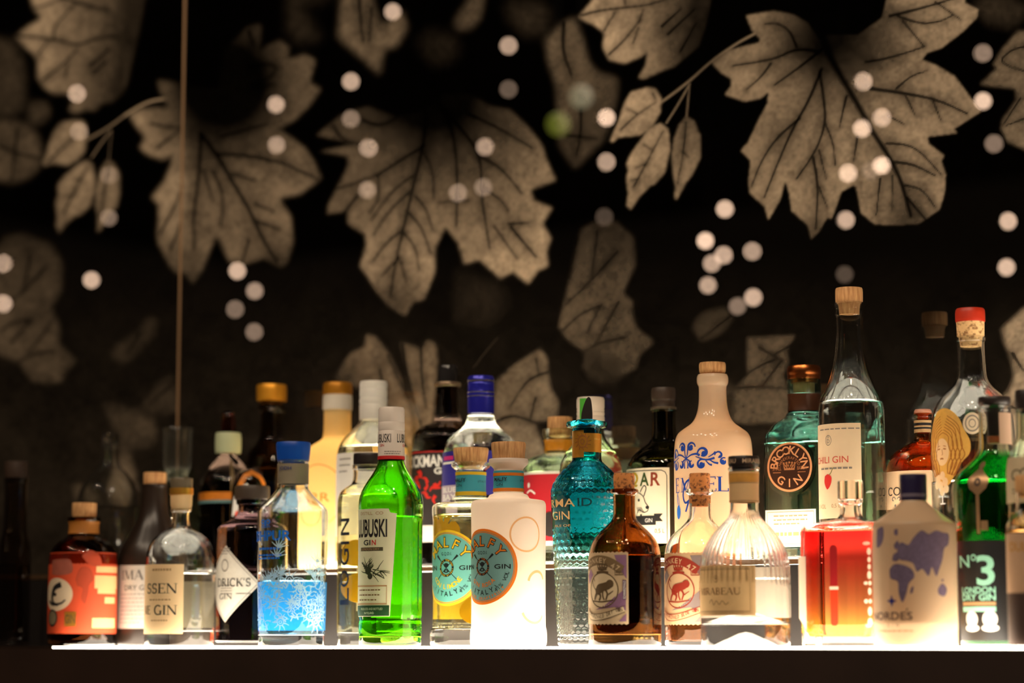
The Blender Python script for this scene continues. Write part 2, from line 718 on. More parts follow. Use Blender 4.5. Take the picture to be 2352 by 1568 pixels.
    def shell(self, pts, m, wall=4, seg=72, smooth=2, name='body'):
        """satin shell, open underneath where it stands on the light"""
        P = self.prof(pts, smooth)
        self.out = P
        t = wall * self.s
        IN = [(z, r - t) for z, r in P if r > 2 * t and z > P[0][0] + t]
        self.inner = IN
        return self.lathe(name, P + [(P[-1][0], 0), (P[-1][0] - t, 0)] + list(reversed(IN)) + [P[0]], m, seg=seg)

    def back(self, y0, y1, m, a=140, half=48, parent=None):
        """label on the far side of the bottle, seen through it"""
        return self.patch('back_label', 0, 0, y0, y1, m, parent, lay=1, a0=a - half, a1=a + half)


# ------------------------------------------------------------------ the setting
# printed leaf wallpaper behind glass: the print is painted into a raster, then read by the
# vertices of a dense wall mesh (one colour attribute = the printed artwork plus a painted haze low down)
OX, OY, K = -140, -140, 2.0
MW, MH = 1316, 840
ART = np.zeros((MH, MW), np.float32)


def blur(a, s):
    if s <= 0:
        return a
    n = int(3 * s) + 1
    k = np.exp(-0.5 * (np.arange(-n, n + 1) / s) ** 2)
    k /= k.sum()
    a = np.apply_along_axis(lambda v: np.convolve(np.pad(v, n, mode='edge'), k, 'valid'), 0, a)
    return np.apply_along_axis(lambda v: np.convolve(np.pad(v, n, mode='edge'), k, 'valid'), 1, a)


def value_noise(h, w, cell):
    gy, gx = h // cell + 3, w // cell + 3
    g = rng.random((gy, gx))
    y = np.arange(h) / cell
    x = np.arange(w) / cell
    y0, x0 = y.astype(int), x.astype(int)
    fy, fx = (y - y0)[:, None], (x - x0)[None, :]
    fy, fx = fy * fy * (3 - 2 * fy), fx * fx * (3 - 2 * fx)
    return (g[y0][:, x0] * (1 - fy) * (1 - fx) + g[y0 + 1][:, x0] * fy * (1 - fx) + g[y0][:, x0 + 1] * (1 - fy) * fx + g[y0 + 1][:, x0 + 1] * fy * fx)


NZ = sum(value_noise(MH, MW, c) * w for c, w in ((64, .32), (24, .26), (9, .22), (4, .2)))
FINE = value_noise(MH, MW, 3) * 0.6 + value_noise(MH, MW, 7) * 0.4


def inside(P, X, Y):
    r = np.zeros(X.shape, bool)
    n = len(P)
    for i in range(n):
        x0, y0 = P[i]
        x1, y1 = P[(i + 1) % n]
        if y0 == y1:
            continue
        c = ((y0 > Y) != (y1 > Y)) & (X < (x1 - x0) * (Y - y0) / (y1 - y0) + x0)
        r ^= c
    return r


def rough_edge(P, amp):
    out = []
    for i, p in enumerate(P):
        q = P[(i + 1) % len(P)]
        d = math.hypot(q[0] - p[0], q[1] - p[1])
        n = max(1, int(d / 22))
        for k in range(n):
            t = k / n
            out.append((p[0] + (q[0] - p[0]) * t + (rng.random() - .5) * amp * (k > 0), p[1] + (q[1] - p[1]) * t + (rng.random() - .5) * amp * (k > 0)))
    return out


def seg_dist(X, Y, pts):
    d = np.full(X.shape, 1e9)
    tt = np.zeros(X.shape)
    n = len(pts) - 1
    for i in range(n):
        (x0, y0), (x1, y1) = pts[i], pts[i + 1]
        L = (x1 - x0) ** 2 + (y1 - y0) ** 2 + 1e-9
        t = np.clip(((X - x0) * (x1 - x0) + (Y - y0) * (y1 - y0)) / L, 0, 1)
        e = np.hypot(X - x0 - t * (x1 - x0), Y - y0 - t * (y1 - y0))
        m = e < d
        d = np.where(m, e, d)
        tt = np.where(m, (i + t) / n, tt)
    return d, tt


def leaf(org, pts, tone, veins=(), grad=None, soft=1.5, edge=5):
    """org = (scale, x, y) of the traced coordinates; grad = ((x, y, tone), (x, y, tone)) or (x, y, r0, tone0, r1, tone1)"""
    k, ox, oy = org
    f = lambda p: ((p[0] / k + ox - OX) / K, (p[1] / k + oy - OY) / K)
    P = rough_edge([f(p) for p in pts], edge / K)
    xs, ys = [p[0] for p in P], [p[1] for p in P]
    x0, x1 = max(0, int(min(xs)) - 12), min(MW, int(max(xs)) + 13)
    y0, y1 = max(0, int(min(ys)) - 12), min(MH, int(max(ys)) + 13)
    if x1 <= x0 or y1 <= y0:
        return
    Y, X = np.mgrid[y0:y1, x0:x1].astype(np.float32)
    m = blur(inside(P, X, Y).astype(np.float32), soft)
    t = np.full(X.shape, float(tone))
    if grad and len(grad) == 2:
        (ax, ay), (bx, by) = f(grad[0][:2]), f(grad[1][:2])
        q = np.clip(((X - ax) * (bx - ax) + (Y - ay) * (by - ay)) / ((bx - ax) ** 2 + (by - ay) ** 2), 0, 1)
        t = grad[0][2] + (grad[1][2] - grad[0][2]) * q
    elif grad:
        c = f(grad[:2])
        d = np.hypot(X - c[0], Y - c[1]) * K * k
        q = np.clip((d - grad[2]) / (grad[4] - grad[2]), 0, 1)
        t = grad[3] + (grad[5] - grad[3]) * q
    t = t * (0.30 + 0.92 * NZ[y0:y1, x0:x1] + 0.40 * FINE[y0:y1, x0:x1])
    for v in veins:
        w = v[-1]
        L = chaikin([f(p) for p in v[:-1]], 2)
        d, q = seg_dist(X, Y, L)
        ww = (w / k / K) * (1.0 - 0.55 * q)
        g = np.clip(1.25 - d / np.maximum(ww * 0.62, 0.45), 0, 1)
        halo = np.exp(-(d / (ww * 2.6 + 1.2)) ** 2) * 0.28
        t = t * (1 - 0.88 * g) * (1 - halo)
    A = ART[y0:y1, x0:x1]
    A[:] = A * (1 - m) + t * m


def stem(org, pts, w, tone):
    k, ox, oy = org
    L = chaikin([((p[0] / k + ox - OX) / K, (p[1] / k + oy - OY) / K) for p in pts], 2)
    xs, ys = [p[0] for p in L], [p[1] for p in L]
    x0, x1, y0, y1 = max(0, int(min(xs)) - 8), min(MW, int(max(xs)) + 9), max(0, int(min(ys)) - 8), min(MH, int(max(ys)) + 9)
    Y, X = np.mgrid[y0:y1, x0:x1].astype(np.float32)
    d, _ = seg_dist(X, Y, L)
    m = np.clip(1.3 - d / (w / k / K / 2), 0, 1)
    A = ART[y0:y1, x0:x1]
    A[:] = A * (1 - m) + tone * m


c1, c2, c3, c4_, c5, c6, c7, c8 = (2.8, 0, 0), (2.8, 0, 450), (2.063, 640, 0), (2.94, 700, 640), (2.8, 1220, 0), (2.703, 1600, 0), (3.136, 1240, 450), (3.136, 1800, 450)
c0 = (2.183, 0, 850)
# dim leaves far back in the print
leaf(c1, [(0, 240), (80, 250), (160, 400), (165, 700), (60, 760), (-60, 760), (-60, 240)], .2, soft=5)
leaf(c1, [(180, 650), (310, 650), (325, 740), (270, 805), (185, 790)], .26, soft=4)
leaf(c1, [(-60, 770), (90, 770), (180, 800), (250, 870), (272, 980), (250, 1080), (180, 1150), (80, 1180), (-60, 1150)], .34, [[(110, 830), (95, 1000), (75, 1160), 14], [(0, 940), (120, 990), (262, 1020), 12]], soft=4)
leaf(c2, [(30, 260), (-60, 400), (-60, 1000), (130, 1080), (200, 1200), (400, 1210), (420, 1130), (500, 1060), (380, 950), (385, 830), (330, 730), (400, 600), (400, 420), (330, 310), (150, 240)], .3,
     [[(195, 380), (155, 600), 11], [(290, 460), (170, 600), (50, 695), 11], [(205, 795), (110, 800), (10, 860), 9], [(185, 810), (80, 940), 9], [(300, 860), (180, 1010), 10], [(350, 1000), (180, 1020), (50, 1130), 10]], ((250, 300, .18), (150, 900, .36)), soft=4)
leaf(c2, [(680, 1030), (760, 930), (880, 880), (950, 770), (1030, 790), (1000, 900), (900, 1010), (790, 1100)], .2, [[(900, 880), (830, 1000), 12]], soft=6)
leaf(c2, [(880, 1370), (1000, 1200), (1130, 1130), (1160, 1400), (1050, 1420)], .22, [[(1120, 1200), (960, 1340), 10]], soft=5)
leaf(c2, [(640, 1300), (900, 1380), (1010, 1480), (1020, 1620), (760, 1640)], .26, soft=6)
leaf(c0, [(590, 450), (620, 380), (670, 470), (695, 600), (650, 700), (580, 720), (530, 600)], .5, soft=5)
leaf(c0, [(355, 560), (430, 570), (510, 650), (480, 740), (390, 730)], .38, soft=5)
leaf(c0, [(640, 220), (770, 250), (785, 310), (720, 350)], .32, soft=5)
leaf(c0, [(300, 640), (560, 640), (700, 760), (560, 900), (330, 860)], .13, soft=8)
leaf(c3, [(300, -60), (280, 180), (400, 280), (480, 360), (497, 235), (560, 220), (610, 130), (585, 50), (490, 130), (430, -60)], .42, [[(380, -20), (390, 120), (400, 200), 16], [(440, 40), (430, 200), 12]], soft=4)
leaf(c3, [(985, -60), (900, -10), (830, 100), (840, 142), (910, 140), (955, 90)], .3, soft=4)
leaf(c3, [(60, 0), (200, 20), (280, -60), (40, -60), (40, 160), (120, 220), (220, 180)], .14, soft=8)
leaf(c3, [(640, 200), (720, 130), (850, 170), (850, 280), (740, 330)], .09, soft=8)
leaf(c3, [(1060, 0), (1280, 20), (1280, 150), (1180, 180), (1090, 100)], .13, soft=8)
leaf(c3, [(830, 1260), (1050, 1330), (1120, 1430), (1020, 1560), (820, 1560)], .1, soft=9)
leaf(c5, [(280, 110), (200, 150), (90, 260), (110, 400), (160, 540), (170, 700), (180, 940), (280, 1090), (470, 900), (550, 640), (560, 500), (430, 470), (370, 400), (330, 250)], .33, [[(210, 150), (200, 330), (260, 480), 26], [(320, 700), (320, 860), (290, 1000), 16], [(230, 870), (420, 890), 14]], ((90, 300, .42), (500, 600, .2)), soft=4)
leaf(c7, [(300, 230), (250, 400), (190, 700), (130, 950), (200, 1040), (330, 1130), (310, 1240), (450, 1330), (600, 1290), (700, 1240), (720, 1150), (830, 1050), (700, 950), (660, 830), (670, 760), (600, 700), (690, 500), (680, 300), (550, 180), (400, 180)], .30,
     [[(415, 250), (375, 580), 11], [(560, 400), (400, 580), (200, 770), 12], [(270, 300), (210, 600), 9], [(440, 790), (300, 840), (150, 980), 9], [(430, 800), (340, 980), 8], [(570, 760), (410, 1050), 10], [(620, 1020), (440, 1050), (320, 1120), 11]], ((500, 200, .14), (500, 800, .33)), soft=2.5)
leaf(c7, [(300, 1100), (330, 1330), (500, 1400), (620, 1330), (560, 1200)], .14, soft=8)
leaf(c7, [(1090, 930), (1150, 1060), (1300, 1000), (1410, 860), (1330, 800), (1180, 830)], .2, [[(1380, 860), (1170, 1020), 10]], soft=4)
leaf(c7, [(1490, 1010), (1650, 1010), (1845, 1000), (1780, 1110), (1795, 1200), (1750, 1290), (1790, 1380), (1820, 1640), (1370, 1640), (1400, 1380), (1490, 1290)], .3, [[(1580, 1090), (1750, 1190), 12], [(1810, 1075), (1690, 1140), 12], [(1730, 1200), (1600, 1370), 12], [(1690, 1180), (1560, 1230), (1400, 1350), 12], [(1390, 1385), (1560, 1370), (1800, 1390), 12]], soft=2.5)
leaf(c7, [(1250, 1370), (1400, 1300), (1400, 1640), (1260, 1640)], .16, soft=6)
leaf((1, 0, 0), [(2480, 690), (2352, 708), (2300, 757), (2308, 790), (2325, 835), (2329, 865), (2316, 900), (2296, 915), (2300, 1000), (2320, 1160), (2480, 1160)], .5, [[(2326, 812), (2350, 850), 7], [(2300, 930), (2370, 945), 7]], soft=3)
leaf(c6, [(2200, 170), (1990, 195), (1900, 300), (1840, 400), (1870, 420), (1760, 520), (1800, 530), (1980, 550), (1985, 620), (1900, 740), (1890, 800), (1930, 880), (2200, 1000)], .38, [[(2033, 290), (1950, 310), (1870, 390), (2050, 445), 10], [(2010, 610), (1900, 780), 10], [(2050, 730), (1920, 780), 9]], soft=2)
leaf(c6, [(1700, 0), (1900, -40), (2100, 60), (1960, 180), (1800, 150)], .12, soft=6)
# lower pair of pale leaves
leaf(c4_, [(190, 680), (300, 500), (400, 460), (415, 370), (480, 390), (570, 500), (640, 640), (720, 900), (740, 1150), (560, 1050), (400, 760)], .44, [[(505, 610), (530, 720), (560, 800), 12], [(560, 520), (690, 800), 8]], ((200, 650, .22), (480, 500, .52)), soft=2.5)
leaf(c4_, [(640, 420), (790, 465), (830, 405), (885, 440), (895, 560), (870, 900), (850, 1060), (760, 1060), (690, 640)], .5, [[(785, 450), (790, 700), (820, 870), 15], [(660, 440), (700, 700), (790, 1000), 16]], soft=2.5)
leaf(c4_, [(1590, 470), (1640, 530), (1650, 640), (1660, 740), (1720, 830), (1700, 950), (1560, 970), (1650, 1240), (1480, 1240), (1270, 1000), (1285, 690), (1400, 590), (1520, 510)], .48, [[(1640, 630), (1500, 680), (1390, 860), 13], [(1560, 800), (1520, 960), 12], [(1290, 965), (1400, 915), (1570, 975), 22], [(1560, 540), (1580, 640), 10]], soft=2.5)
stem(c4_, [(1300, 400), (1200, 520), (1140, 600)], 14, .16)
# big upper leaves (the same motif twice, as the paper repeats)
leaf(c1, [(185, -90), (215, 60), (260, 95), (262, 128), (170, 178), (103, 238), (150, 290), (215, 340), (245, 385), (243, 500), (285, 565), (350, 605), (430, 600), (470, 655), (440, 712), (490, 732), (560, 705), (610, 715), (660, 665), (720, 665), (790, 600), (830, 500), (850, 400), (900, 200), (960, -90)], .8,
     [[(115, 232), (250, 240), (380, 262), (500, 295), (640, 240), (760, 235), 15], [(345, 250), (350, 170), (420, 90), (480, 30), 9], [(250, 345), (310, 262), 10], [(275, 515), (380, 440), (490, 325), 12], [(420, 490), (440, 400), 8], [(400, -20), (500, 20), (600, 45), (700, 68), 16], [(580, 420), (700, 320), 20], [(600, 470), (680, 400), 18], [(200, 60), (330, 20), (420, -20), 8]], ((230, 300, .95), (780, 380, .12)), soft=2.5)
leaf(c5, [(430, -120), (395, 0), (300, 112), (420, 170), (470, 215), (460, 310), (500, 385), (600, 410), (700, 370), (748, 335), (735, 420), (690, 497), (720, 510), (840, 457), (920, 430), (980, 380), (1080, 300), (1130, 150), (1170, -120)], .85,
     [[(325, 98), (450, 65), (600, 50), (770, 30), (900, -20), 15], [(500, 350), (600, 260), (695, 135), 13], [(655, 280), (690, 180), 8], [(470, 195), (540, 78), 10], [(600, -10), (610, 50), 7], [(840, 170), (960, 60), 20], [(880, 220), (1050, 60), 18], [(960, 330), (1060, 150), 14], [(700, 130), (720, 60), 8]], ((420, 180, .92), (1080, 120, .1)), soft=1.5)
leaf(c1, [(530, 775), (470, 772), (390, 790), (345, 850), (318, 920), (300, 990), (272, 1050), (290, 1068), (330, 1048), (430, 1062), (500, 1030), (545, 970), (557, 880), (552, 805)], .78, [[(310, 1040), (400, 955), (470, 890), 9]], soft=2)
leaf(c1, [(560, 1030), (500, 1060), (420, 1130), (370, 1190), (378, 1250), (358, 1310), (372, 1400), (362, 1440), (382, 1503), (410, 1450), (480, 1390), (515, 1383), (580, 1320), (605, 1230), (607, 1120), (590, 1050)], .76, [[(410, 1365), (470, 1250), (520, 1150), (565, 1070), 9], [(470, 1250), (420, 1270), 6], [(520, 1150), (480, 1160), 6]], soft=2)
leaf(c1, [(690, 1030), (650, 1090), (618, 1200), (610, 1310), (632, 1400), (625, 1495), (645, 1480), (690, 1400), (750, 1330), (770, 1240), (767, 1110), (730, 1050)], .6, [[(700, 1060), (670, 1230), (650, 1380), 8]], soft=2)
stem(c1, [(565, 895), (700, 820), (830, 720), (960, 650), (1060, 635)], 16, .62)
stem(c1, [(590, 1010), (650, 920), (715, 840)], 14, .55)
stem(c1, [(700, 1030), (705, 950), (718, 850)], 9, .4)
leaf(c1, [(1010, 518), (1090, 520), (1180, 540), (1400, 560), (1430, 350), (1440, 320), (1600, 170), (1680, 158), (1670, 330), (1610, 400), (1720, 290), (1800, 258), (1860, 300), (1850, 380), (1960, 350), (2030, 390), (1990, 530), (2067, 570), (2000, 670), (1900, 770), (1790, 830), (1850, 870), (1960, 950), (2020, 1040), (2067, 1148), (1930, 1250), (1810, 1270), (1800, 1290), (1870, 1390), (1885, 1560), (1850, 1690), (1800, 1725), (1700, 1660), (1560, 1700), (1480, 1690), (1430, 1590), (1398, 1520), (1385, 1520), (1300, 1740), (1240, 1830), (1190, 1760), (1140, 1760), (1100, 1720), (1020, 1570), (1010, 1500), (1022, 1400), (1020, 1310), (975, 1270), (1060, 1160), (1100, 1060), (1115, 990), (1050, 1030), (940, 990), (895, 945), (930, 910), (925, 870), (870, 800), (832, 735), (900, 702), (1000, 690), (1085, 690), (1060, 650), (1035, 600)], .6,
     [[(1290, 860), (1400, 1000), (1500, 1180), (1600, 1340), (1690, 1540), (1780, 1680), 30], [(1400, 990), (1600, 1000), (1800, 1040), (1950, 1110), (2045, 1150), 20], [(1290, 880), (1285, 1100), (1240, 1400), (1250, 1600), 22], [(1370, 1100), (1440, 1250), (1420, 1450), 16], [(1640, 1310), (1760, 1360), 14], [(1650, 1420), (1800, 1475), 14], [(1500, 1120), (1640, 1160), 14], [(1600, 1540), (1560, 1680), 12], [(1420, 880), (1600, 830), (1720, 800), 16], [(1600, 430), (1720, 410), (1790, 430), (1740, 500), (1620, 550), 14], [(1600, 200), (1640, 300), 22], [(1650, 560), (1780, 540), 14],
      [(975, 795), (1080, 820), (1170, 815), 14], [(1010, 955), (1090, 890), (1160, 830), 12], [(1030, 1500), (1140, 1300), (1170, 1200), 12], [(1100, 1600), (1160, 1450), 12], [(1310, 1100), (1370, 1300), 10]], (1440, 540, 250, .02, 640, .54), soft=2.5)
A_ = ART[:, :int((428 - OX) / K)]
leaf(c3, [(195, 718), (260, 728), (330, 740), (325, 790), (280, 880), (235, 970), (230, 1012), (330, 1000), (330, 1060), (410, 1110), (415, 1160), (385, 1260), (420, 1310), (470, 1390), (520, 1450), (600, 1500), (640, 1430), (690, 1420), (740, 1290), (740, 1180), (790, 1075), (850, 1150), (880, 1252), (950, 1230), (1050, 1318), (1110, 1288), (1182, 1348), (1230, 1280), (1278, 1262), (1270, 1190), (1292, 1130), (1250, 1060), (1298, 985), (1210, 950), (1195, 900), (1315, 855), (1270, 760), (1250, 690), (1190, 610), (1100, 520), (1000, 500), (900, 440), (780, 440), (700, 520), (560, 550), (420, 503), (300, 540), (180, 640), (250, 655), (370, 680)], .6,
     [[(700, 540), (685, 690), (645, 850), (610, 1000), (575, 1150), (550, 1260), (530, 1400), 15], [(690, 690), (560, 770), (460, 835), (280, 895), 13], [(640, 830), (540, 900), (440, 1040), 8], [(620, 910), (530, 990), (450, 1110), 8], [(690, 720), (735, 820), (735, 940), 8], [(650, 930), (700, 990), (730, 1090), 9], [(620, 1010), (680, 1080), (720, 1200), 9], [(590, 1100), (650, 1170), (665, 1280), 8], [(570, 1100), (500, 1160), (450, 1235), 9], [(570, 1220), (490, 1305), 8], [(580, 1240), (605, 1340), 6], [(760, 490), (830, 620), (848, 850), (842, 1070), 15], [(760, 490), (900, 650), (960, 750), (960, 930), (985, 1080), (1000, 1180), 14], [(965, 745), (1060, 800), (1150, 915), 12], [(1020, 1070), (1130, 1225), 8], [(1100, 1075), (1220, 1218), 14], [(1090, 1060), (1185, 1055), 10], [(960, 890), (1050, 940), (1090, 1000), 8], [(900, 540), (1050, 610), (1200, 700), 14], [(260, 600), (300, 660), (380, 680), 12], [(400, 570), (480, 600), (560, 560), 16], [(370, 930), (310, 1010), 12], [(470, 830), (480, 930), (430, 1010), 8], [(900, 950), (760, 960), 7]], (720, 400, 200, .02, 880, .80), soft=2)
leaf(c5, [(750, 560), (640, 592), (600, 660), (560, 780), (505, 907), (525, 917), (560, 882), (700, 870), (780, 812), (832, 720), (837, 630), (800, 572)], .72, [[(575, 835), (680, 735), (800, 660), 9], [(780, 600), (800, 640), 6], [(620, 700), (680, 730), 4]], soft=1.2)
leaf(c5, [(830, 790), (760, 822), (640, 990), (613, 1050), (625, 1100), (610, 1150), (625, 1240), (612, 1320), (640, 1350), (700, 1262), (770, 1190), (792, 1190), (860, 1110), (895, 960), (882, 830)], .7, [[(660, 1200), (740, 1050), (850, 840), 10], [(740, 1050), (670, 1080), 6], [(770, 960), (720, 930), 5], [(690, 1150), (640, 1160), 5]], soft=1.2)
leaf(c5, [(1000, 745), (950, 800), (915, 900), (903, 1010), (912, 1120), (927, 1200), (920, 1272), (937, 1284), (1000, 1170), (1032, 1130), (1087, 1020), (1092, 880), (1050, 780)], .56, [[(995, 790), (980, 980), (940, 1180), 9], [(980, 980), (1010, 1010), 6]], ((1050, 800, .32), (930, 1150, .62)), soft=1.2)
stem(c5, [(840, 655), (1010, 530), (1160, 390), (1320, 280), (1440, 215)], 19, .52)
stem(c5, [(870, 790), (940, 680), (1020, 540)], 15, .46)
stem(c5, [(1000, 750), (1018, 545)], 12, .4)
leaf(c6, [(305, 95), (480, 67), (600, 90), (690, 140), (760, 240), (800, 215), (1000, 215), (1150, 110), (1190, -60), (1650, -90), (1670, 20), (1748, 60), (1740, 110), (1650, 200), (1520, 300), (1430, 330), (1400, 372), (1480, 400), (1600, 470), (1690, 590), (1772, 690), (1600, 800), (1620, 827), (1435, 850), (1440, 890), (1538, 965), (1520, 1000), (1547, 1080), (1540, 1200), (1510, 1300), (1380, 1390), (1200, 1400), (1100, 1390), (1020, 1320), (992, 1170), (975, 1150), (900, 1190), (840, 1360), (810, 1350), (760, 1440), (710, 1485), (690, 1400), (590, 1310), (572, 1190), (550, 1120), (520, 1240), (445, 1368), (420, 1280), (330, 1200), (320, 1130), (335, 1000), (272, 935), (320, 880), (380, 750), (440, 640), (445, 572), (400, 610), (300, 632), (172, 587), (215, 530), (215, 490), (150, 450), (92, 390), (200, 310), (385, 265), (395, 240), (345, 190)], .6,
     [[(690, -60), (760, 130), (800, 300), (900, 480), (1000, 650), (1100, 830), (1200, 980), (1270, 1120), (1330, 1340), 52], [(1310, 1230), (1360, 1290), (1430, 1370), 22], [(800, 290), (650, 410), (480, 530), 20], [(760, 320), (620, 300), (480, 370), (225, 407), 22], [(620, 290), (580, 190), (500, 142), (425, 150), 18], [(460, 395), (400, 480), (310, 555), 14], [(775, 430), (700, 620), (600, 790), (500, 1020), (420, 1225), 20], [(640, 735), (500, 850), (400, 1000), (340, 1160), 15], [(765, 450), (795, 650), (800, 770), (740, 940), (620, 1110), 19], [(800, 770), (850, 890), (860, 1025), 12], [(725, 980), (755, 1150), (740, 1420), 19], [(760, 930), (805, 1110), 9], [(760, 1160), (810, 1285), 9], [(930, 600), (910, 680), (888, 790), 15], [(1080, 550), (1300, 580), (1500, 620), (1680, 705), 24], [(1240, 550), (1330, 470), (1430, 440), 12], [(1300, 600), (1360, 722), 9], [(1470, 630), (1515, 745), 9], [(1050, 385), (1200, 360), (1415, 290), 16], [(1280, 130), (1410, 285), 12], [(1200, 100), (1400, 50), (1600, -10), 20], [(1250, 100), (1380, 147), (1500, 140), (1590, 95), 15], [(1480, 10), (1640, 122), 9], [(1180, 890), (1300, 895), (1390, 940), (1520, 1085), 14], [(1230, 1005), (1350, 1020), (1480, 1090), 18], [(1290, 1150), (1400, 1170), (1480, 1285), 13], [(998, 850), (975, 1000), 13], [(1140, 1110), (1115, 1335), 12], [(1215, 1090), (1215, 1310), 9], [(1190, 720), (1285, 768), 11]], (820, 220, 90, .06, 520, .57), soft=1.0, edge=7)
# the artist's dark washes over lobe tips, and the paler sheet left of the joint
_y, _x = np.mgrid[0:MH, 0:MW].astype(np.float32)
_px, _py = _x * K + OX, _y * K + OY
for fx_, fy_, fr_, fk_ in ((905, 700, 80, .6), (2090, 520, 75, .6), (1875, 545, 55, .5), (1500, 260, 0, 0), (640, 610, 70, .55), (440, 640, 60, .5), (760, 250, 60, .5), (770, 470, 60, .4), (1790, 300, 60, .3), (2210, 330, 60, .25), (1600, 120, 70, .5), (1960, 80, 90, .5)):
    if fr_:
        ART *= 1 - fk_ * np.exp(-((_px - fx_) ** 2 + (_py - fy_) ** 2) / (fr_ ** 2))
m_ = 1 / (1 + np.exp((_px - 424) / 3)) * np.exp(-((_py - 330) / 190) ** 4) * (_px > 285)
ART *= 1 + .55 * m_
# brownish haze of reflections, painted into the lower ground of the print
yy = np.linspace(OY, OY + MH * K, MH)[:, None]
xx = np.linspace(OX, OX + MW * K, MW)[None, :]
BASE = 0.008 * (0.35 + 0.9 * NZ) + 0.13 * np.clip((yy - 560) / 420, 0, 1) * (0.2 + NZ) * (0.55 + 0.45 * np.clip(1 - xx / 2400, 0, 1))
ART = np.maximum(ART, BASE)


def sample(px, py):
    x = np.clip((px - OX) / K, 0, MW - 1.01)
    y = np.clip((py - OY) / K, 0, MH - 1.01)
    x0, y0 = x.astype(int), y.astype(int)
    fx, fy = x - x0, y - y0
    v = ART[y0, x0] * (1 - fx) * (1 - fy) + ART[y0, x0 + 1] * fx * (1 - fy) + ART[y0 + 1, x0] * (1 - fx) * fy + ART[y0 + 1, x0 + 1] * fx * fy
    ok = (px > OX) & (px < OX + (MW - 2) * K) & (py > OY) & (py < OY + (MH - 2) * K)
    return np.where(ok, v, 0.008)


m_art, nt, ln, p = nodes('leaf_print_behind_glass')
at = nt.new('ShaderNodeVertexColor')
at.layer_name = 'print'
ln.new(at.outputs['Color'], p.inputs['Base Color'])
p.inputs['Roughness'].default_value = 0.6
p.inputs['Specular IOR Level'].default_value = 0.0
p.inputs['Coat Weight'].default_value = 1.0
p.inputs['Coat Roughness'].default_value = 0.0
p.inputs['Coat IOR'].default_value = 2.45

DARK = paint('dark_wall', (0.004, 0.003, 0.0025), 0.7)
DARKWOOD = paint('dark_stained_wood', srgb(40, 26, 17), 0.42, amt=0.35, scale=25)
wall = box('wall_back', -2.2, 2.0, WALL_Y + 0.010, WALL_Y + 0.09, -0.5, 1.9, DARK)
tagp(wall, kind='structure')


def art_panel(x0, x1, z0=-0.02, z1=0.98, step=0.00165):
    nx, nz = int((x1 - x0) / step), int((z1 - z0) / step)
    gx, gz = np.meshgrid(np.linspace(x0, x1, nx + 1), np.linspace(z0, z1, nz + 1))
    dx, dz = gx - CAM.x, gz - CAM.z
    dy = WALL_Y - CAM.y
    w = dx * FWD.x + dy * FWD.y + dz * FWD.z
    px = 1176 + F * (dx * RGT.x + dy * RGT.y) / w
    py = 784 - F * (dx * UP.x + dy * UP.y + dz * UP.z) / w
    v = np.clip(sample(px, py), 0, 1).ravel()
    col = np.stack([v ** 1.45 * .80, v ** 1.45 * .62, v ** 1.45 * .425, np.ones_like(v)], 1).astype(np.float32)
    n = (nx + 1) * (nz + 1)
    me = bpy.data.meshes.new('glass_panel')
    me.vertices.add(n)
    co = np.stack([gx.ravel(), np.full(n, WALL_Y), gz.ravel()], 1).astype(np.float32)
    me.vertices.foreach_set('co', co.ravel())
    i = np.arange(nx)[None, :] + (np.arange(nz) * (nx + 1))[:, None]
    q = np.stack([i, i + 1, i + nx + 2, i + nx + 1], -1).reshape(-1, 4).astype(np.int32)
    me.loops.add(q.size)
    me.loops.foreach_set('vertex_index', q.ravel())
    me.polygons.add(len(q))
    me.polygons.foreach_set('loop_start', np.arange(0, q.size, 4, dtype=np.int32))
    a = me.color_attributes.new('print', 'FLOAT_COLOR', 'POINT')
    a.data.foreach_set('color', col.ravel())
    me.materials.append(m_art)
    me.update(calc_edges=True)
    me.validate()
    o = bpy.data.objects.new('glass_panel', me)
    COL.objects.link(o)
    o.parent = wall
    return o


SEAM = on_y(417, 480, WALL_Y).x
SEAM2 = on_y(1306, 20, WALL_Y).x
xl, xr = on_y(-60, 700, WALL_Y).x, on_y(2420, 700, WALL_Y).x
art_panel(xl, SEAM - 0.0012)
art_panel(SEAM + 0.0012, xr)
SEAMM = paint('pale_joint', srgb(176, 140, 104), 0.4, metal=0.3)
box('panel_joint', SEAM - 0.0016, SEAM + 0.0016, WALL_Y - 0.0012, WALL_Y + 0.004, -0.02, 0.98, SEAMM, wall)

# the back bar: luminous shelf, a dark riser and a luminous step above it
PANEL = lamp('lit_opal_panel', (1.0, 0.845, 0.66), GLOW)
FASC = paint('dark_fascia', srgb(44, 28, 20), 0.5, amt=0.4, scale=12)
FRONT_Y = -0.058
shelf = empty('back_bar_shelf', (0, 0, -0.14))
tagp(shelf, 'dark stepped back bar shelf with glowing tops under all the bottles', 'shelf')


def sbox(name, x0, x1, y0, y1, z0, z1, m, bev=0.0):
    return box(name, x0, x1, y0, y1, z0 + 0.14, z1 + 0.14, m, shelf, bev)


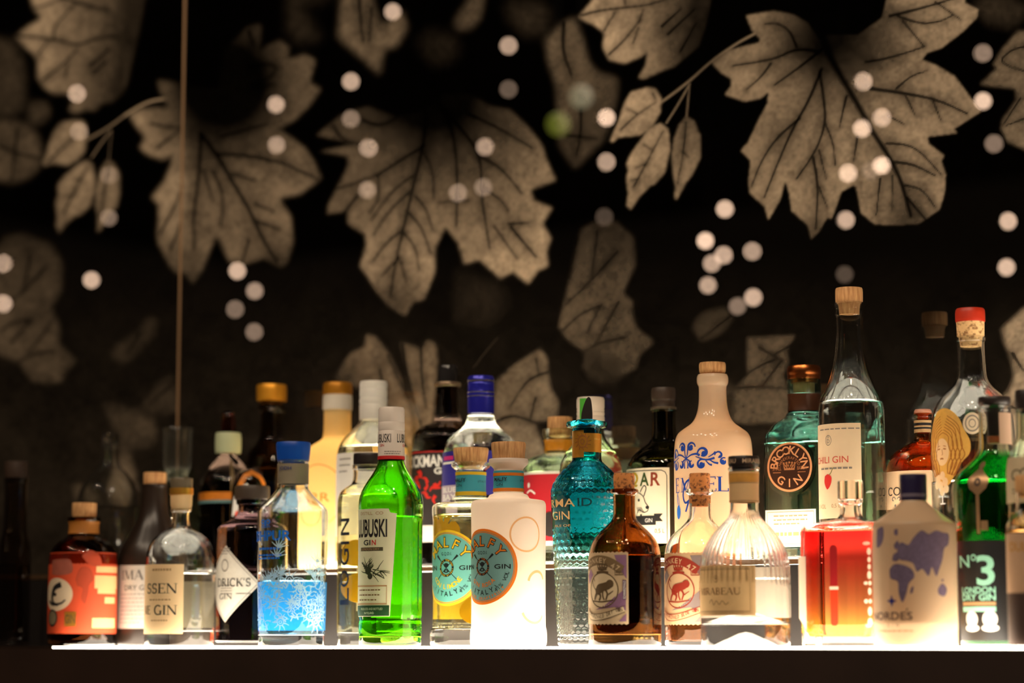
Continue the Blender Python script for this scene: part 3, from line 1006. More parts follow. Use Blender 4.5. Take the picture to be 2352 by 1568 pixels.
LX0 = on_y(118, 1484, FRONT_Y).x
sbox('light_panel', LX0, 0.95, FRONT_Y + 0.002, TIER_Y - 0.002, -0.0022, 0.0, PANEL)
sbox('dark_end', -1.3, LX0 - 0.001, FRONT_Y + 0.002, TIER_Y - 0.002, -0.0022, 0.0, DARKWOOD)
sbox('fascia', -1.3, 1.0, FRONT_Y, FRONT_Y + 0.018, -0.14, -0.0026, FASC, 0.001)
sbox('carcass', -1.3, 1.0, FRONT_Y + 0.019, WALL_Y - 0.002, -0.14, -0.0026, DARKWOOD)
sbox('riser', -1.3, 1.0, TIER_Y, TIER_Y + 0.012, 0.0, TIER_Z - 0.0065, paint('dark_riser', srgb(22, 15, 11), 0.6, amt=0.4, scale=12))
sbox('step_edge', -1.3, 1.0, TIER_Y - 0.001, TIER_Y + 0.004, TIER_Z - 0.006, TIER_Z - 0.0005, paint('bronze_edge', srgb(120, 92, 66), 0.35, metal=0.6))
TX0 = on_y(420, 1300, TIER_Y).x
sbox('upper_light_panel', TX0, 0.95, TIER_Y + 0.005, TIER_Y + 0.140, TIER_Z - 0.006, TIER_Z - 0.0001, PANEL)
sbox('upper_dark_end', -1.3, TX0 - 0.001, TIER_Y + 0.005, TIER_Y + 0.140, TIER_Z - 0.006, TIER_Z - 0.0001, DARKWOOD)
sbox('upper_back_strip', -1.3, 1.0, TIER_Y + 0.1405, WALL_Y - 0.002, TIER_Z - 0.006, TIER_Z - 0.0001, DARKWOOD)

# the room's ceiling and its pendant bulbs, seen mirrored in the glass of the wall
ceil = box('ceiling', -8, 4, -8.5, WALL_Y, 2.30, 2.36, DARK)
tagp(ceil, kind='structure')
BULBS = [(902, 27, .5), (1168, 105, .55), (806, 187, .55), (634, 240, .5), (1168, 205, .15), (806, 273, .25), (635, 333, .34), (177, 215, .55), (182, 302, .25), (251, 402, .2),
         (250, 500, .16), (846, 340, .7), (1114, 337, .45), (844, 436, .28), (1052, 443, .36), (1110, 430, .22), (1393, 270, .9), (1392, 372, .75), (1388, 498, .12), (1665, 480, .85),
         (1620, 553, .9), (1662, 586, .75), (1635, 605, .6), (1626, 655, .5), (1728, 577, .85), (1730, 683, .75), (1694, 703, .25), (1982, 187, .95), (2025, 270, .95), (1980, 295, .8),
         (2025, 380, .9), (1948, 398, .95), (1942, 505, .8), (2258, 232, .85), (2257, 122, .5), (2315, 508, .9), (2312, 614, .75), (2283, 330, .36), (2000, 392, .2), (545, 622, .65),
         (585, 668, .3), (540, 710, .26), (584, 762, .26), (210, 643, .55), (8, 605, .7), (8, 697, .55), (1940, 630, .12)]
BULB_AT = ['at the top edge over the dim centre leaf', 'high up in the dark above the centre leaf', 'upper left of the centre leaf, in the dark', 'on the top right lobe of the left leaf', "faint one in the dark above the centre leaf's right half", "faint one on the centre leaf's upper left lobe", 'on the right lobe of the left leaf', 'on the tip of the top left corner leaf', 'faint one on the topmost of the three small left leaves', 'upper one on the hanging small left leaf', 'lower one at the tip of the hanging small left leaf', "bright one on the centre leaf's left lobe", "on the centre leaf's right lobe, upper", "dim one on the centre leaf's lower left lobe", 'on the middle vein of the centre leaf', 'dim one beside the middle vein of the centre leaf', "bright one left of the right branch's top leaflet", "left of the right branch's lower leaflets", "faint one below the right branch's leaflets", 'topmost of the right hand cluster', 'leftmost of the right hand cluster', 'upper right of the overlapping pair in the right cluster', 'lower left of the overlapping pair in the right cluster', 'lowest on the left side of the right cluster', 'upper right edge of the right hand cluster', 'lowest on the right side of the right cluster', 'faint one beside the lowest of the right cluster', 'topmost on the big right leaf', "upper right one on the big right leaf's stem", 'on the stem of the big right leaf, left of centre', 'lower right one on the big right leaf', 'lower left one on the big right leaf', "in the gap at the big right leaf's lower edge", 'lower of the pair near the top right corner', 'upper of the pair near the top right corner', 'upper of the pair at the right edge', 'lower of the pair at the right edge', 'dim one between the two pairs at right', 'faint one low on the big right leaf', 'brightest of the four below the left leaf', 'upper right of the four below the left leaf', 'lower left of the four below the left leaf', 'lowest of the four below the left leaf', 'alone in the dark left of the panel joint', 'upper one at the left edge', 'lower one at the left edge', "faint one above the tallest bottle's cork"]
SOCK = paint('bulb_socket', (0.03, 0.025, 0.02), 0.5)


def bulb_mesh(r):
    P = [(-r, 0)] + [(-r * math.cos(a), r * math.sin(a)) for a in [math.pi * i / 9 for i in range(1, 9)]] + [(r, 0)]
    V, Fc, rows = [], [], []
    for z, q in P:
        row = []
        for i in range(14 if q > 1e-6 else 1):
            a = 2 * math.pi * i / 14
            row.append(len(V))
            V.append((q * math.sin(a), q * math.cos(a), z))
        rows.append(row)
    for a, b in zip(rows, rows[1:]):
        for i in range(14):
            k = (i + 1) % 14
            if len(a) == 1:
                Fc.append((a[0], b[i], b[k]))
            elif len(b) == 1:
                Fc.append((a[i], b[0], a[k]))
            else:
                Fc.append((a[i], b[i], b[k], a[k]))
    return V, Fc


BR = 0.0085
for i, (px, py, b) in enumerate(BULBS):
    d = ray(px, py)
    far = 6.6 + 1.2 * ((i * 37) % 10) / 10
    v = CAM + d * far
    loc = Vector((v.x, 2 * WALL_Y - v.y, v.z))
    root = empty('pendant_bulb', loc)
    tagp(root, 'mirrored hanging bulb, ' + BULB_AT[i], 'lamp', 'pendant bulbs mirrored in the wall')
    V, Fc = bulb_mesh(BR)
    q = round(b * 12) / 12
    mesh_obj('bulb', V, Fc, lamp('lit_bulb_%d' % round(b * 12), (1.0, 0.67, 0.46), 44 * q), root)
    box('socket', -.005, .005, -.005, .005, BR * .95, BR + .02, SOCK, root)
    box('cord', -.0012, .0012, -.0012, .0012, BR + .02, 2.30 - loc.z, SOCK, root)
for px, py, c, st, rr in ((1282, 285, (0.55, 0.62, 0.03), .8, 0.022), (1335, 222, (0.75, 0.7, 0.42), .8, 0.022)):
    v = CAM + ray(px, py) * 4.6
    loc = Vector((v.x, 2 * WALL_Y - v.y, v.z))
    root = empty('pendant_bulb', loc)
    tagp(root, ('yellow-green' if c[0] < .6 else 'pale cream') + ' globe bulb hanging on a cord, a blurred glow in the dark wall', 'lamp')
    V, Fc = bulb_mesh(rr)
    mesh_obj('bulb', V, Fc, lamp('lit_globe_%d' % px, c, st), root)
    box('cord', -.0012, .0012, -.0012, .0012, rr * .98, 2.30 - loc.z, SOCK, root)


# ------------------------------------------------------------------ the bottles
BASE = 1482


def scribble(w, rows, gap, h=2.2, seed=1):
    """lines of small type too fine to read: short word bars"""
    r = random.Random(seed)
    L = []
    for j in range(rows):
        x = -w / 2
        e = w / 2 - r.random() * w * .25 * (j == rows - 1)
        while x < e:
            k = min(e - x, w * (.06 + .1 * r.random()))
            L.append(sh(grid(k, h, 1, 1), x + k / 2, -j * gap + (rows - 1) * gap / 2))
            x += k + w * .03
    return cat(*L)


# --- back clear bottles at the left end -------------------------------------------------
b = Bottle('slim_bottle', 'slim unlit clear glass bottle at the dark end of the shelf', 32, 0.05)
b.hollow([(BASE, 0), (BASE, 36), (BASE - 5, 38), (1275, 38), (1250, 36), (1225, 29), (1200, 27), (1110, 26), (1108, 28), (1098, 28)], glass('smoky_glass', (0.5, 0.42, 0.36)), 4)
b.liquid(1300, glass('dull_spirit', (0.6, 0.55, 0.5), ior=1.36))
b.solid('stopper', [(1104, 19), (1098, 19), (1098, 27), (1062, 27), (1060, 25)], paint('dim_stopper', srgb(60, 44, 34), 0.5))

b = Bottle('round_carafe', 'round clear carafe half full behind the orange labelled bottle', 247, 0.18, tier=True)
b.hollow([(1310, 0), (1310, 50), (1300, 60), (1240, 74), (1170, 75), (1120, 66), (1085, 40), (1070, 22), (1030, 18), (1026, 20), (1018, 20)], CLEAR, 3)
b.liquid(1168, WATER)
b.solid('stopper', [(1022, 14), (1018, 14), (1018, 19), (1000, 21), (996, 18)], glass('dim_clear', (.8, .8, .75)))

# 1 orange label
b = Bottle('apothecary_bottle', 'dark brown apothecary bottle with a big orange label and wooden stopper', 191, 0.0)
b.hollow([(BASE, 0), (BASE, 72), (1477, 77), (1300, 77), (1275, 76), (1255, 68), (1242, 54), (1234, 40), (1228, 33), (1199, 32), (1197, 37), (1188, 37)], glass('brown_glass', (0.30, 0.11, 0.035)), 5, 12)
b.liquid(1285, glass('brown_liquid', (0.45, 0.22, 0.09), ior=1.36))
b.solid('stopper', [(1196, 22), (1187, 22), (1187, 28), (1157, 28), (1155, 27)], CORK)
b.ring('neck_band', 1226, 1198, paint('ochre_band', srgb(178, 112, 40), 0.6))
OR = paint('orange_label', srgb(228, 84, 44), 0.6, amt=0.14, scale=14, trans=0.2)
lb = b.patch('label', 0, 0, 1272, 1453, OR, a0=-128, a1=88)
DO = paint('burnt_orange_print', srgb(176, 62, 28), 0.6)
b.put('map_print', poly(spline([(-20, 12), (-12, 34), (0, 40), (14, 34), (20, 14), (10, 0), (8, -20), (2, -42), (-6, -30), (-4, -8), (-16, -2)], 4)), 195, 1345, DO, lb)
b.put('map_print', poly(spline([(-18, 26), (0, 40), (22, 30), (28, 8), (10, 4), (-6, 12)], 4)), 205, 1306, DO, lb)
b.put('ink_wash', poly(spline([(-30, 18), (0, 20), (26, 17), (30, -10), (0, -16), (-28, -14)], 3)), 141, 1306, paint('violet_ink', srgb(160, 84, 66), 0.6, amt=.35, scale=120), lb)
em = b.put('emblem', ell(44, 37), 133, 1366, CREAM, lb, lay=2)
b.put('elephant_print', cat(ribbon(spline([(18, 22), (-2, 14), (-10, -4), (-6, -18), (10, -24)], 5), 13, 5), ribbon(spline([(-22, -14), (-8, -22), (18, -20), (30, -12)], 5), 7, 3), ell(5, 4, rings=2, seg=12)), 131, 1366, BLACK, em, lay=3)
b.put('seal', cat(ell(17, 18)), 126, 1419, paint('seal_grey', srgb(120, 106, 80), .6), lb)
b.put('seal_rim', cat(ell(18, 19, .82, rings=2)), 126, 1419, BLACK, lb, lay=3)
sq = b.put('gold_square', grid(27, 32, 4, 4), 165, 1422, GOLD, lb)
b.fit('lettering', 'GIN', 154, 176, 1412, 1432, paint('olive_print', srgb(110, 80, 30), .6), sq, lay=3, bold=.02)
CR2 = paint('cream_print', srgb(250, 214, 150), 0.6, trans=0.3)
for x0, x1, y0, y1 in ((220, 266, 1302, 1316), (217, 266, 1323, 1352), (224, 264, 1352, 1364), (240, 262, 1372, 1386), (213, 263, 1420, 1442)):
    b.patch('text_block', x0, x1, y0, y1, CR2, lb, lay=2)

# 2 matt dark bottle
b = Bottle('matt_bottle', 'matt black bottle with grey label between orange label and clear dome bottle', 352, 0.071)
b.solid('body', [(BASE, 74), (BASE - 4, 81), (1300, 81), (1262, 75), (1230, 57), (1200, 40), (1170, 31), (1120, 28), (1116, 30), (1112, 29)], paint('matt_black_glass', srgb(38, 27, 20), 0.32), smooth=2, keep=True, shaped=True, seg=64)
b.solid('stopper', [(1112, 26), (1110, 26), (1087, 26), (1085, 25)], CORK)
lb = b.patch('label', 0, 0, 1301, 1442, paint('silver_label', srgb(188, 180, 170), 0.5, metal=.2, amt=.15, scale=90), a0=-76, a1=-4)
b.fit('lettering', 'SKIMA', 256, 332, 1311, 1333, GREY, lb, font='serif') if False else b.fit('lettering', 'IMA', 284, 332, 1311, 1333, paint('dark_grey_print', srgb(70, 66, 64), .6), lb, font='serif')
b.fit('lettering', 'DRY G', 290, 333, 1345, 1357, paint('dark_grey_print', srgb(70, 66, 64), .6), lb, font='sans')
b.put('small_print', scribble(70, 8, 9), 304, 1398, paint('mid_grey_print', srgb(140, 134, 128), .6), lb)

# 4 decanter behind
b = Bottle('tall_decanter', 'tall greenish clear bottle with a glass stopper behind the cream labelled dome bottle', 403, 0.215, tier=True)
b.hollow([(1310, 0), (1310, 66), (1304, 72), (1250, 72), (1215, 66), (1185, 52), (1150, 44), (1110, 40), (1102, 46), (1084, 46), (1078, 42)], CLEARG, 5, 10)
b.liquid(1150, glass('faint_green_spirit', (.93, .96, .88), ior=1.36))
b.solid('stopper', [(1100, 24), (1082, 26), (1076, 31), (1050, 32), (1000, 32), (986, 34), (982, 32)], glass('stopper_glass', (.95, .98, .86), rough=.22, wave=.3), smooth=2)

# 3 dome bottle
b = Bottle('dome_bottle', 'clear round shouldered bottle with cream label, lettered black, and gold banded stopper', 414, -0.004)
b.hollow([(1484, 0), (1484, 74), (1480, 79), (1300, 79), (1270, 77), (1244, 68), (1226, 50), (1216, 30), (1208, 20), (1176, 19), (1174, 24), (1168, 24)], CLEAR, 5, 34, 4)
b.liquid(1320, WATER)
b.back(1335, 1440, paint('thin_grey_back_label', srgb(150, 140, 120), .6, trans=.4), 150, 40)
st = b.solid('stopper', [(1176, 14), (1169, 14), (1169, 24), (1138, 25), (1136, 25)], paint('cream_stopper', srgb(226, 190, 138), .5))
b.solid('stopper_band', [(1136, 27), (1121, 27)], GOLD, smooth=0)
b.solid('stopper_top', [(1121, 25), (1100, 26), (1098, 25)], paint('smoky_top', srgb(110, 98, 78), .3))
lb = b.patch('label', 0, 0, 1299, 1454, paint('warm_cream_label', srgb(240, 208, 160), .65, trans=.3), a0=-86, a1=6)
b.fit('lettering', 'SSEN', 343, 409, 1341, 1364, BLACK, lb, font='serif')
b.fit('lettering', 'ME', 338, 350, 1391, 1411, BLACK, lb, font='serif', a0=-76)
b.fit('lettering', 'GIN', 358, 409, 1390, 1413, BLACK, lb, font='serif')
b.put('small_print', cat(sh(scribble(52, 1, 8, 5), 0, 0), sh(scribble(60, 1, 8, 3), -4, -67), sh(scribble(46, 1, 8, 3), -4, -113)), 372, 1310, TAN, lb)

# 6 brown bottle with gold cap, 5 pourer bottle, small round bottle
b = Bottle('brown_bottle', 'dim brown glass bottle with a bright gold cap', 619, 0.25, tier=True)
b.hollow([(1310, 0), (1310, 62), (1304, 66), (1110, 66), (1075, 65), (1040, 54), (1018, 32), (1000, 25), (945, 24), (942, 31), (930, 31), (928, 24), (920, 24)], glass('umber_glass', (0.30, 0.20, 0.11)), 5)
b.liquid(1080, glass('umber_liquid', (.3, .19, .10), ior=1.36))
b.solid('cap', [(921, 34), (919, 34.5), (888, 35), (884, 33)], paint('gold_cap', srgb(228, 158, 44), .38, metal=.55))

b = Bottle('pourer_bottle', 'black bottle with amber neck ring and a pale green tasting pourer on top', 520, 0.176, tier=True)
b.solid('body', [(1310, 60), (1306, 64), (1130, 64), (1100, 60), (1070, 40), (1050, 22), (1040, 14), (1038, 14)], glass('black_glass', (.03, .02, .015)), smooth=2, keep=True, shaped=True, seg=56)
b.ring('amber_band', 1151, 1133, paint('amber_band', srgb(190, 112, 30), .4, amt=.5, scale=90))
b.ring('cyan_band', 1158, 1151, paint('cyan_band', srgb(84, 120, 120), .5))
b.put('strip', ribbon([(12, -90), (12, 60)], 10), 520, 1120, paint('strip_foil', srgb(110, 92, 60), .4, metal=.3), lay=2)
pr = b.solid('pourer', [(1042, 26), (1040, 30), (998, 30), (994, 28)], paint('pale_green_plastic', srgb(196, 206, 166), .5, trans=.2))
b.solid('pourer_tip', [(994, 17), (960, 16), (946, 12), (944, 9)], glass('dark_red_plastic', (.35, .07, .05)), pr)

b = Bottle('squat_bottle', 'small squat black bottle with orange arched label and white hand drawing', 570, 0.143, tier=True)
b.solid('body', [(1310, 38), (1306, 41), (1150, 41), (1110, 39), (1090, 32), (1080, 18), (1078, 12)], glass('black_glass', (.03, .02, .015)), smooth=2, keep=True, shaped=True)
b.put('label', ribbon([(-22, -20), (-12, 4), (6, 12), (24, 2), (36, -18)], 13), 572, 1098, paint('orange_arch', srgb(206, 122, 36), .5, amt=.5, scale=150))
b.put('hand_print', cat(*[ribbon(spline([(-22 + i * 5, -36 + i * 4), (-16 + i * 6, 4 + i * 5), (-4 + i * 7, 30 + i * 2)], 4), 8, 5) for i in range(4)]), 550, 1150, WPRINT)
b.put('red_print', ell(13, 7), 549, 1181, paint('vermilion_print', srgb(226, 60, 20), .5))

# 7 black diamond label bottle
b = Bottle('black_bottle', 'black cylindrical bottle with a pale diamond shaped label beside the blue bottle', 577, 0.054)
b.solid('body', [(1474, 74), (1470, 80), (1240, 80), (1218, 79), (1206, 74), (1196, 50), (1186, 34), (1160, 30), (1158, 36), (1148, 36)], glass('black_violet_glass', (.035, .02, .022)), smooth=1, keep=True, shaped=True, seg=64)
b.solid('stopper', [(1148, 38), (1146, 40), (1120, 40), (1116, 38)], paint('dark_stopper', srgb(70, 58, 48), .5))
dm = [(0, 86), (84, 0), (0, -86), (-84, 0)]
lb = b.put('label', refine(poly(dm), 14), 0, 1342, paint('pale_diamond_label', srgb(206, 200, 186), .6, amt=.12, scale=200), lay=1, a=-45)
b.put('label_border', ribbon([(p[0] * .93, p[1] * .93) for p in dm], 2, closed=True), 0, 1342, GREY, lb, lay=2, a=-45)
g = cat(sh(txt("DRICK'S", 19, 92, font='serif'), 16, 3), sh(txt('GIN', 13, 40, font='serif'), 0, -28), sh(grid(34, 1.2, 3, 1), 46, -22))
b.put('lettering', g, 0, 1342, BLACK, lb, lay=3, a=-45)
b.put('crest', cat(ell(11, 14, .8, rings=2), sh(scribble(30, 3, 6, 2), 0, 32), sh(scribble(34, 4, 6, 2), 4, -54)), 0, 1300, GREY, lb, lay=2, a=-47)

# 9 yellow frosted bottle
b = Bottle('frosted_yellow_bottle', 'glowing frosted yellow bottle with dull gold cap', 772, 0.226, tier=True)
b.shell([(1305, 80), (1302, 84), (1070, 84), (1045, 80), (1026, 62), (1012, 38), (1002, 31), (942, 31)], frosted('frosted_yellow_glass', (1.0, 0.86, 0.54), .82))
b.solid('neck_band', [(942, 33), (940, 34), (910, 34), (907, 32)], frosted('milky_band', (.95, .88, .74), .4))
b.solid('cap', [(907, 33), (905, 34), (884, 34), (879, 31)], paint('old_gold_cap', srgb(176, 116, 24), .42, metal=.5))
og = paint('amber_print', srgb(206, 140, 50), .6)
b.put('arch_print', ribbon(_arc(0, 0, 68, 78, 12, 168, 20), 2), 728, 1150, og, lay=1)
b.fit('lettering', 'GERR', 690, 756, 1136, 1156, og, lay=1, bold=.01)
b.put('arch_print', ribbon(_arc(0, 20, 50, 40, 190, 350, 16), 2), 728, 1190, og, lay=1)

# 10 white capped clear bottle
b = Bottle('white_cap_bottle', 'clear bottle with white screw cap and white label behind the green bottle', 855, 0.165, tier=True)
b.hollow([(1303, 0), (1303, 80), (1298, 84), (1060, 84), (1030, 81), (1006, 68), (988, 48), (976, 36), (966, 30), (958, 29)], CLEAR, 4, 14)
b.liquid(1030, glass('pale_yellow_spirit', (1, .97, .84), ior=1.36))
b.back(1045, 1240, paint('glowing_back_paper', srgb(252, 242, 226), .7, trans=.75), 150, 50)
wc = paint('white_metal_cap', srgb(226, 222, 212), .35)
b.solid('cap', [(964, 32), (931, 32), (929, 31), (925, 32), (922, 32.5), (916, 32), (914, 31), (911, 32), (896, 32), (894, 31), (891, 32), (882, 32), (876, 30)], wc, smooth=0)
lb = b.patch('label', 0, 0, 1045, 1232, WHITE, a0=-100, a1=62)
b.put('small_print', scribble(40, 3, 14, 3), 790, 1072, GREY, lb)

# 11 clear bottle with vertical letters
b = Bottle('lemon_bottle', 'clear bottle with lemon slices inside and tall dark letters up its side', 846, 0.062)
b.hollow([(1484, 0), (1484, 66), (1480, 71), (1180, 71), (1150, 71), (1130, 66), (1118, 50), (1110, 37), (1080, 35), (1078, 38), (1068, 38)], CLEAR, 5, 30)
b.liquid(1140, glass('lemon_spirit', (1.0, .96, .62), ior=1.36))
b.back(1150, 1400, paint('glowing_back_paper', srgb(252, 242, 226), .7, trans=.75), 150, 40)
b.solid('cap', [(1080, 26), (1069, 26), (1069, 35), (1066, 36), (1044, 36), (1042, 35)], BLACKCAP)
yl = paint('lemon_peel', srgb(240, 196, 30), .5, trans=.3)
for k, (px, py, rr, ax) in enumerate(((822, 1270, 30, 20), (834, 1350, 34, -25), (860, 1310, 32, 60))):
    V, Fc = ell(rr, rr, .0, 24, 3)
    V = [(x * b.s, 0.02 * b.s, y * b.s) for x, y in V]
    o = mesh_obj('lemon_slice', V, Fc, yl, b.root, smooth=False)
    o.location = ((px - b.cx) * b.s, 0.004 * k - 0.004, b.z(py))
    o.rotation_euler = (R_(ax * .4), 0, R_(ax))
    so = o.modifiers.new('thick', 'SOLIDIFY')
    so.thickness = 5 * b.s
L = cat(*[sh(txt(ch, 38 if ch != 'I' else 12, 30, .012) if ch != 'I' else txt('I', 30, None, .03), 0, y, 90 if ch == 'I' else 0) if ch in 'I' else sh(txt(ch, 30, 38, .012), 0, y, 90) for ch, y in (('L', -78), ('O', -38), ('G', 10), ('I', 42), ('N', 78))])
b.put('lettering', L, 792, 1291, paint('ink_blue_print', srgb(10, 16, 34), .5), lay=1)

# 8 blue bottle
BLU = paint('blue_plastic', srgb(14, 76, 176), .4)
b = Bottle('blue_bottle', 'clear tapered bottle with bright blue stopper and etched flowers in blue liquid', 671, -0.004)
b.hollow([(1484, 0), (1484, 72), (1481, 75), (1250, 80), (1182, 81), (1170, 79), (1160, 70), (1140, 50), (1124, 37), (1118, 34), (1062, 34), (1060, 36), (1056, 36)], glass('ice_glass', (.93, .97, 1.0)), 5, 26, 5)
b.liquid(1337, graded('pale_blue_liquid', [(0, (.34, .72, 1.0)), (1, (.70, .90, 1.0))], 0.0, 0.075, ior=1.36))
b.solid('stopper', [(1072, 26), (1058, 27), (1058, 36), (1054, 37), (1020, 40), (1016, 38)], BLU)
b.ring('neck_label', 1112, 1066, paint('grey_foil_label', srgb(150, 140, 118), .5, metal=.2), .3)
b.put('neck_print', txt('JODH', 10, 30, .01), 653, 1078, NAVY, lay=8)
BP = paint('azure_print', srgb(30, 116, 230), .5, trans=.35)
lb = b.fit('lettering', 'JODHPUR', 560, 668, 1221, 1251, BP, lay=1, bold=.025, a0=-112)
b.put('emblem', cat(sh(txt('INDIA', 7, 30), 0, -7), curl(-9, 2, 7, 0, 1, 2, 4), curl(9, 2, 7, 180, -1, 2, 4), ell(4, 7, rings=2, seg=12)), 610, 1204, BP, lb, lay=1)
b.put('small_print', cat(sh(scribble(66, 1, 6, 5), 0, 9), sh(scribble(72, 2, 7, 4, 3), 0, -9)), 616, 1271, BP, lb, lay=1)
# the sheet of blue on the far side, and the etched flowers on the near side
b.back(1338, 1446, paint('azure_back_label', srgb(60, 176, 250), .6, trans=.65), 165, 84)
rr = random.Random(5)
fl = []
for i in range(46):
    x, y = rr.uniform(-96, 88), rr.uniform(-52, 46)
    q = rr.uniform(6, 12)
    if i % 3 == 0:
        fl += [sh(ell(q, q, .82, 18, 1), x, y), sh(ell(q * .5, q * .45, .6, 14, 1), x, y)] + [sh(ribbon([(0, 0), (q * .8, 1.2), (q * 1.6, 0)], 2.6, .8), x + q * .9 * math.cos(k), y + q * .9 * math.sin(k), math.degrees(k)) for k in [j * 2 * math.pi / 9 + x for j in range(9)]]
    else:
        fl += [sh(curl(0, 0, q * 1.3, rr.uniform(0, 360), rr.choice((-.7, .7)), 1, 2.2), x, y)]
        fl += [sh(ribbon([(0, 0), (q * .9, q * .3), (q * 2, 0)], .8, 3.0), x, y, rr.uniform(0, 360)) for _ in range(4)]
for x, y in ((-58, 44), (-40, 50), (-25, 56), (50, 52), (66, 66), (78, 54), (40, 58), (60, 84), (-34, 96), (-30, 116)):
    fl += [sh(ribbon([(0, 0), (1, 12), (3, 22)], 3.4, 1), x, y, a) for a in (-70, -45, -20, 5, 30, 60)]
ET = paint('etched_white', srgb(200, 232, 250), .6, trans=.55)
b.put('etched_flowers', cat(*fl), 0, 1378, ET, lay=1, a=0)

# 12 green bottle
b = Bottle('green_bottle', 'bright green bottle with white screw cap and tall pale label', 897, -0.010)
zf0, zf1 = b.z(1410), b.z(1192)


def flutes(a, z):
    if not (zf0 < z < zf1):
        return 1.0
    e = min(1, (z - zf0) / .004, (zf1 - z) / .004)
    g = max(0.0, min(1, (a if a < math.pi else a - 2 * math.pi) / .3 - .7)) if (a < 2.6) else 0
    return 1 - 0.022 * e * g * abs(math.sin(a * 9.0))


b.mod = flutes
b.hollow([(1484, 0), (1484, 66), (1479, 71), (1432, 72), (1426, 70), (1418, 71), (1404, 73), (1395, 73), (1360, 73), (1330, 73), (1300, 73), (1250, 73), (1200, 73), (1180, 74), (1150, 74), (1128, 68), (1106, 55), (1086, 41), (1066, 31), (1050, 28), (1000, 27), (960, 27)], glass('green_glass', (.27, .80, .03)), 4, 22, 6, seg=120)
b.mod = None
b.liquid(1190, glass('faint_green_liquid', (.88, 1, .7), ior=1.36))
b.back(1190, 1410, paint('glowing_back_paper', srgb(252, 242, 226), .7, trans=.75), 150, 46)
wc2 = paint('white_cap', srgb(228, 216, 204), .42)
cp = b.solid('cap', [(1056, 31), (1050, 30.5), (992, 30.5), (990, 29.5), (987, 30.5), (972, 30.5), (970, 29.5), (968, 30), (940, 30), (936, 28)], wc2, smooth=0)
b.solid('red_ring', [(1056, 31.3), (1048, 31.1)], RED, smooth=0)


def capwrap(shape, x, y, m, name='lettering', r=30.7):
    V, Fc = refine(shape, 6)
    a0 = math.asin(max(-1, min(1, (x - 901.5) / r)))
    z0 = b.z(y)
    out = [((r + .25) * b.s * math.sin(a0 + u / r), -(r + .25) * b.s * math.cos(a0 + u / r), z0 + v * b.s) for u, v in V]
    return mesh_obj(name, out, Fc, m, cp)


for x in (884, 934):
    capwrap(txt('LUBUSKI', 20, 46, .01), x - 4, 1008, BLACK)
    capwrap(txt('GIN', 6, 13, .01), x - 4, 1024, RED)
capwrap(scribble(40, 2, 5, 1.6), 905, 1041, GREY, 'small_print')
PL = paint('pale_green_label', srgb(222, 220, 186), .62, trans=.12)
lb = b.put('label', refine(poly([(-64, 121), (46, 121), (50, 112), (64, 110), (58, 0), (50, -120), (-62, -120)]), 14), 0, 1294, PL, lay=1, a=-40)
b.fit('lettering', 'LUBUSKI', 827, 889, 1195, 1236, BLACK, lb, bold=.022, a0=-76)
b.fit('lettering', 'GI', 837, 852, 1242, 1254, BLACK, lb, bold=.02)
b.fit('lettering', 'N', 855, 864, 1242, 1254, RED, lb, bold=.02)
b.fit('lettering', 'DISTILL  CO', 830, 880, 1178, 1185, TAN, lb)
bx = b.patch('box_print', 831, 880, 1259, 1267, paint('dark_olive_print', srgb(74, 70, 46), .6), lb, lay=2)
b.fit('lettering', 'LONDON DRY', 833, 872, 1260.5, 1265.5, TAN, bx, lay=3)
jn = []
for k in range(30):
    a = rr.uniform(20, 175) if k < 20 else rr.uniform(-60, 60)
    o = (rr.uniform(-22, 0), rr.uniform(-10, 8)) if k < 20 else (rr.uniform(2, 26), rr.uniform(-16, 2))
    jn.append(sh(ribbon([(0, 0), (rr.uniform(12, 26) * .6, 1), (rr.uniform(18, 28), 0)], 2.4, .8), o[0], o[1], a))
jn += [sh(ell(9, 9, rings=3, seg=16), -8, -4), sh(ell(7, 7, rings=3, seg=16), -2, -16), ribbon([(-30, 14), (0, -4), (34, -22)], 3.2, 1.6)]
b.put('juniper_print', cat(*jn), 853, 1308, paint('juniper_ink', srgb(40, 52, 20), .6), lb)
b.put('frame_print', ribbon([(-58, 20), (40, 20), (40, -20), (-58, -20)], 3.5, closed=True), 0, 1367, TAN, lb, a=-38)
b.put('small_print', scribble(66, 3, 11, 2.5, 9), 0, 1367, paint('olive_print', srgb(110, 80, 30), .6), lb, a=-44)
gb = b.patch('green_strip', 0, 0, 1391, 1414.5, paint('bottle_green_print', srgb(14, 66, 22), .6), lb, lay=2, a0=-88, a1=-2)
b.put('lettering', cat(sh(txt('PRODUCED AND BOTTLED', 5, 62), 0, 4), sh(txt('IN POLAND', 5, 28), -4, -5)), 0, 1403, paint('mint_print', srgb(190, 220, 170), .6), gb, lay=3, a=-38)

# 13 black and red bottle
b = Bottle('scalloped_black_bottle', 'black bottle with scalloped shoulders and black and red label', 1027, 0.228, tier=True)
b.mod = lambda a, z: 1 + 0.03 * abs(math.sin(a * 6)) if b.z(1040) < z < b.z(975) else 1.0
b.solid('body', [(1300, 78), (1296, 82), (1060, 82), (1040, 82), (1030, 80), (1015, 80), (1000, 78), (985, 66), (974, 44), (966, 30), (932, 28), (890, 25), (886, 25)], glass('black_glass', (.03, .02, .015)), smooth=2, keep=True, shaped=True, seg=96)
b.mod = None
b.solid('lip', [(888, 30), (886, 31), (881, 31), (879, 30)], paint('dull_silver_ring', srgb(150, 128, 104), .35, metal=.6))
b.solid('stopper', [(879, 23), (845, 23), (839, 20)], paint('gloss_black', (.02, .018, .018), .12))
lb = b.patch('label', 0, 0, 1040, 1240, paint('black_label', (.02, .015, .015), .5), a0=-94, a1=30)
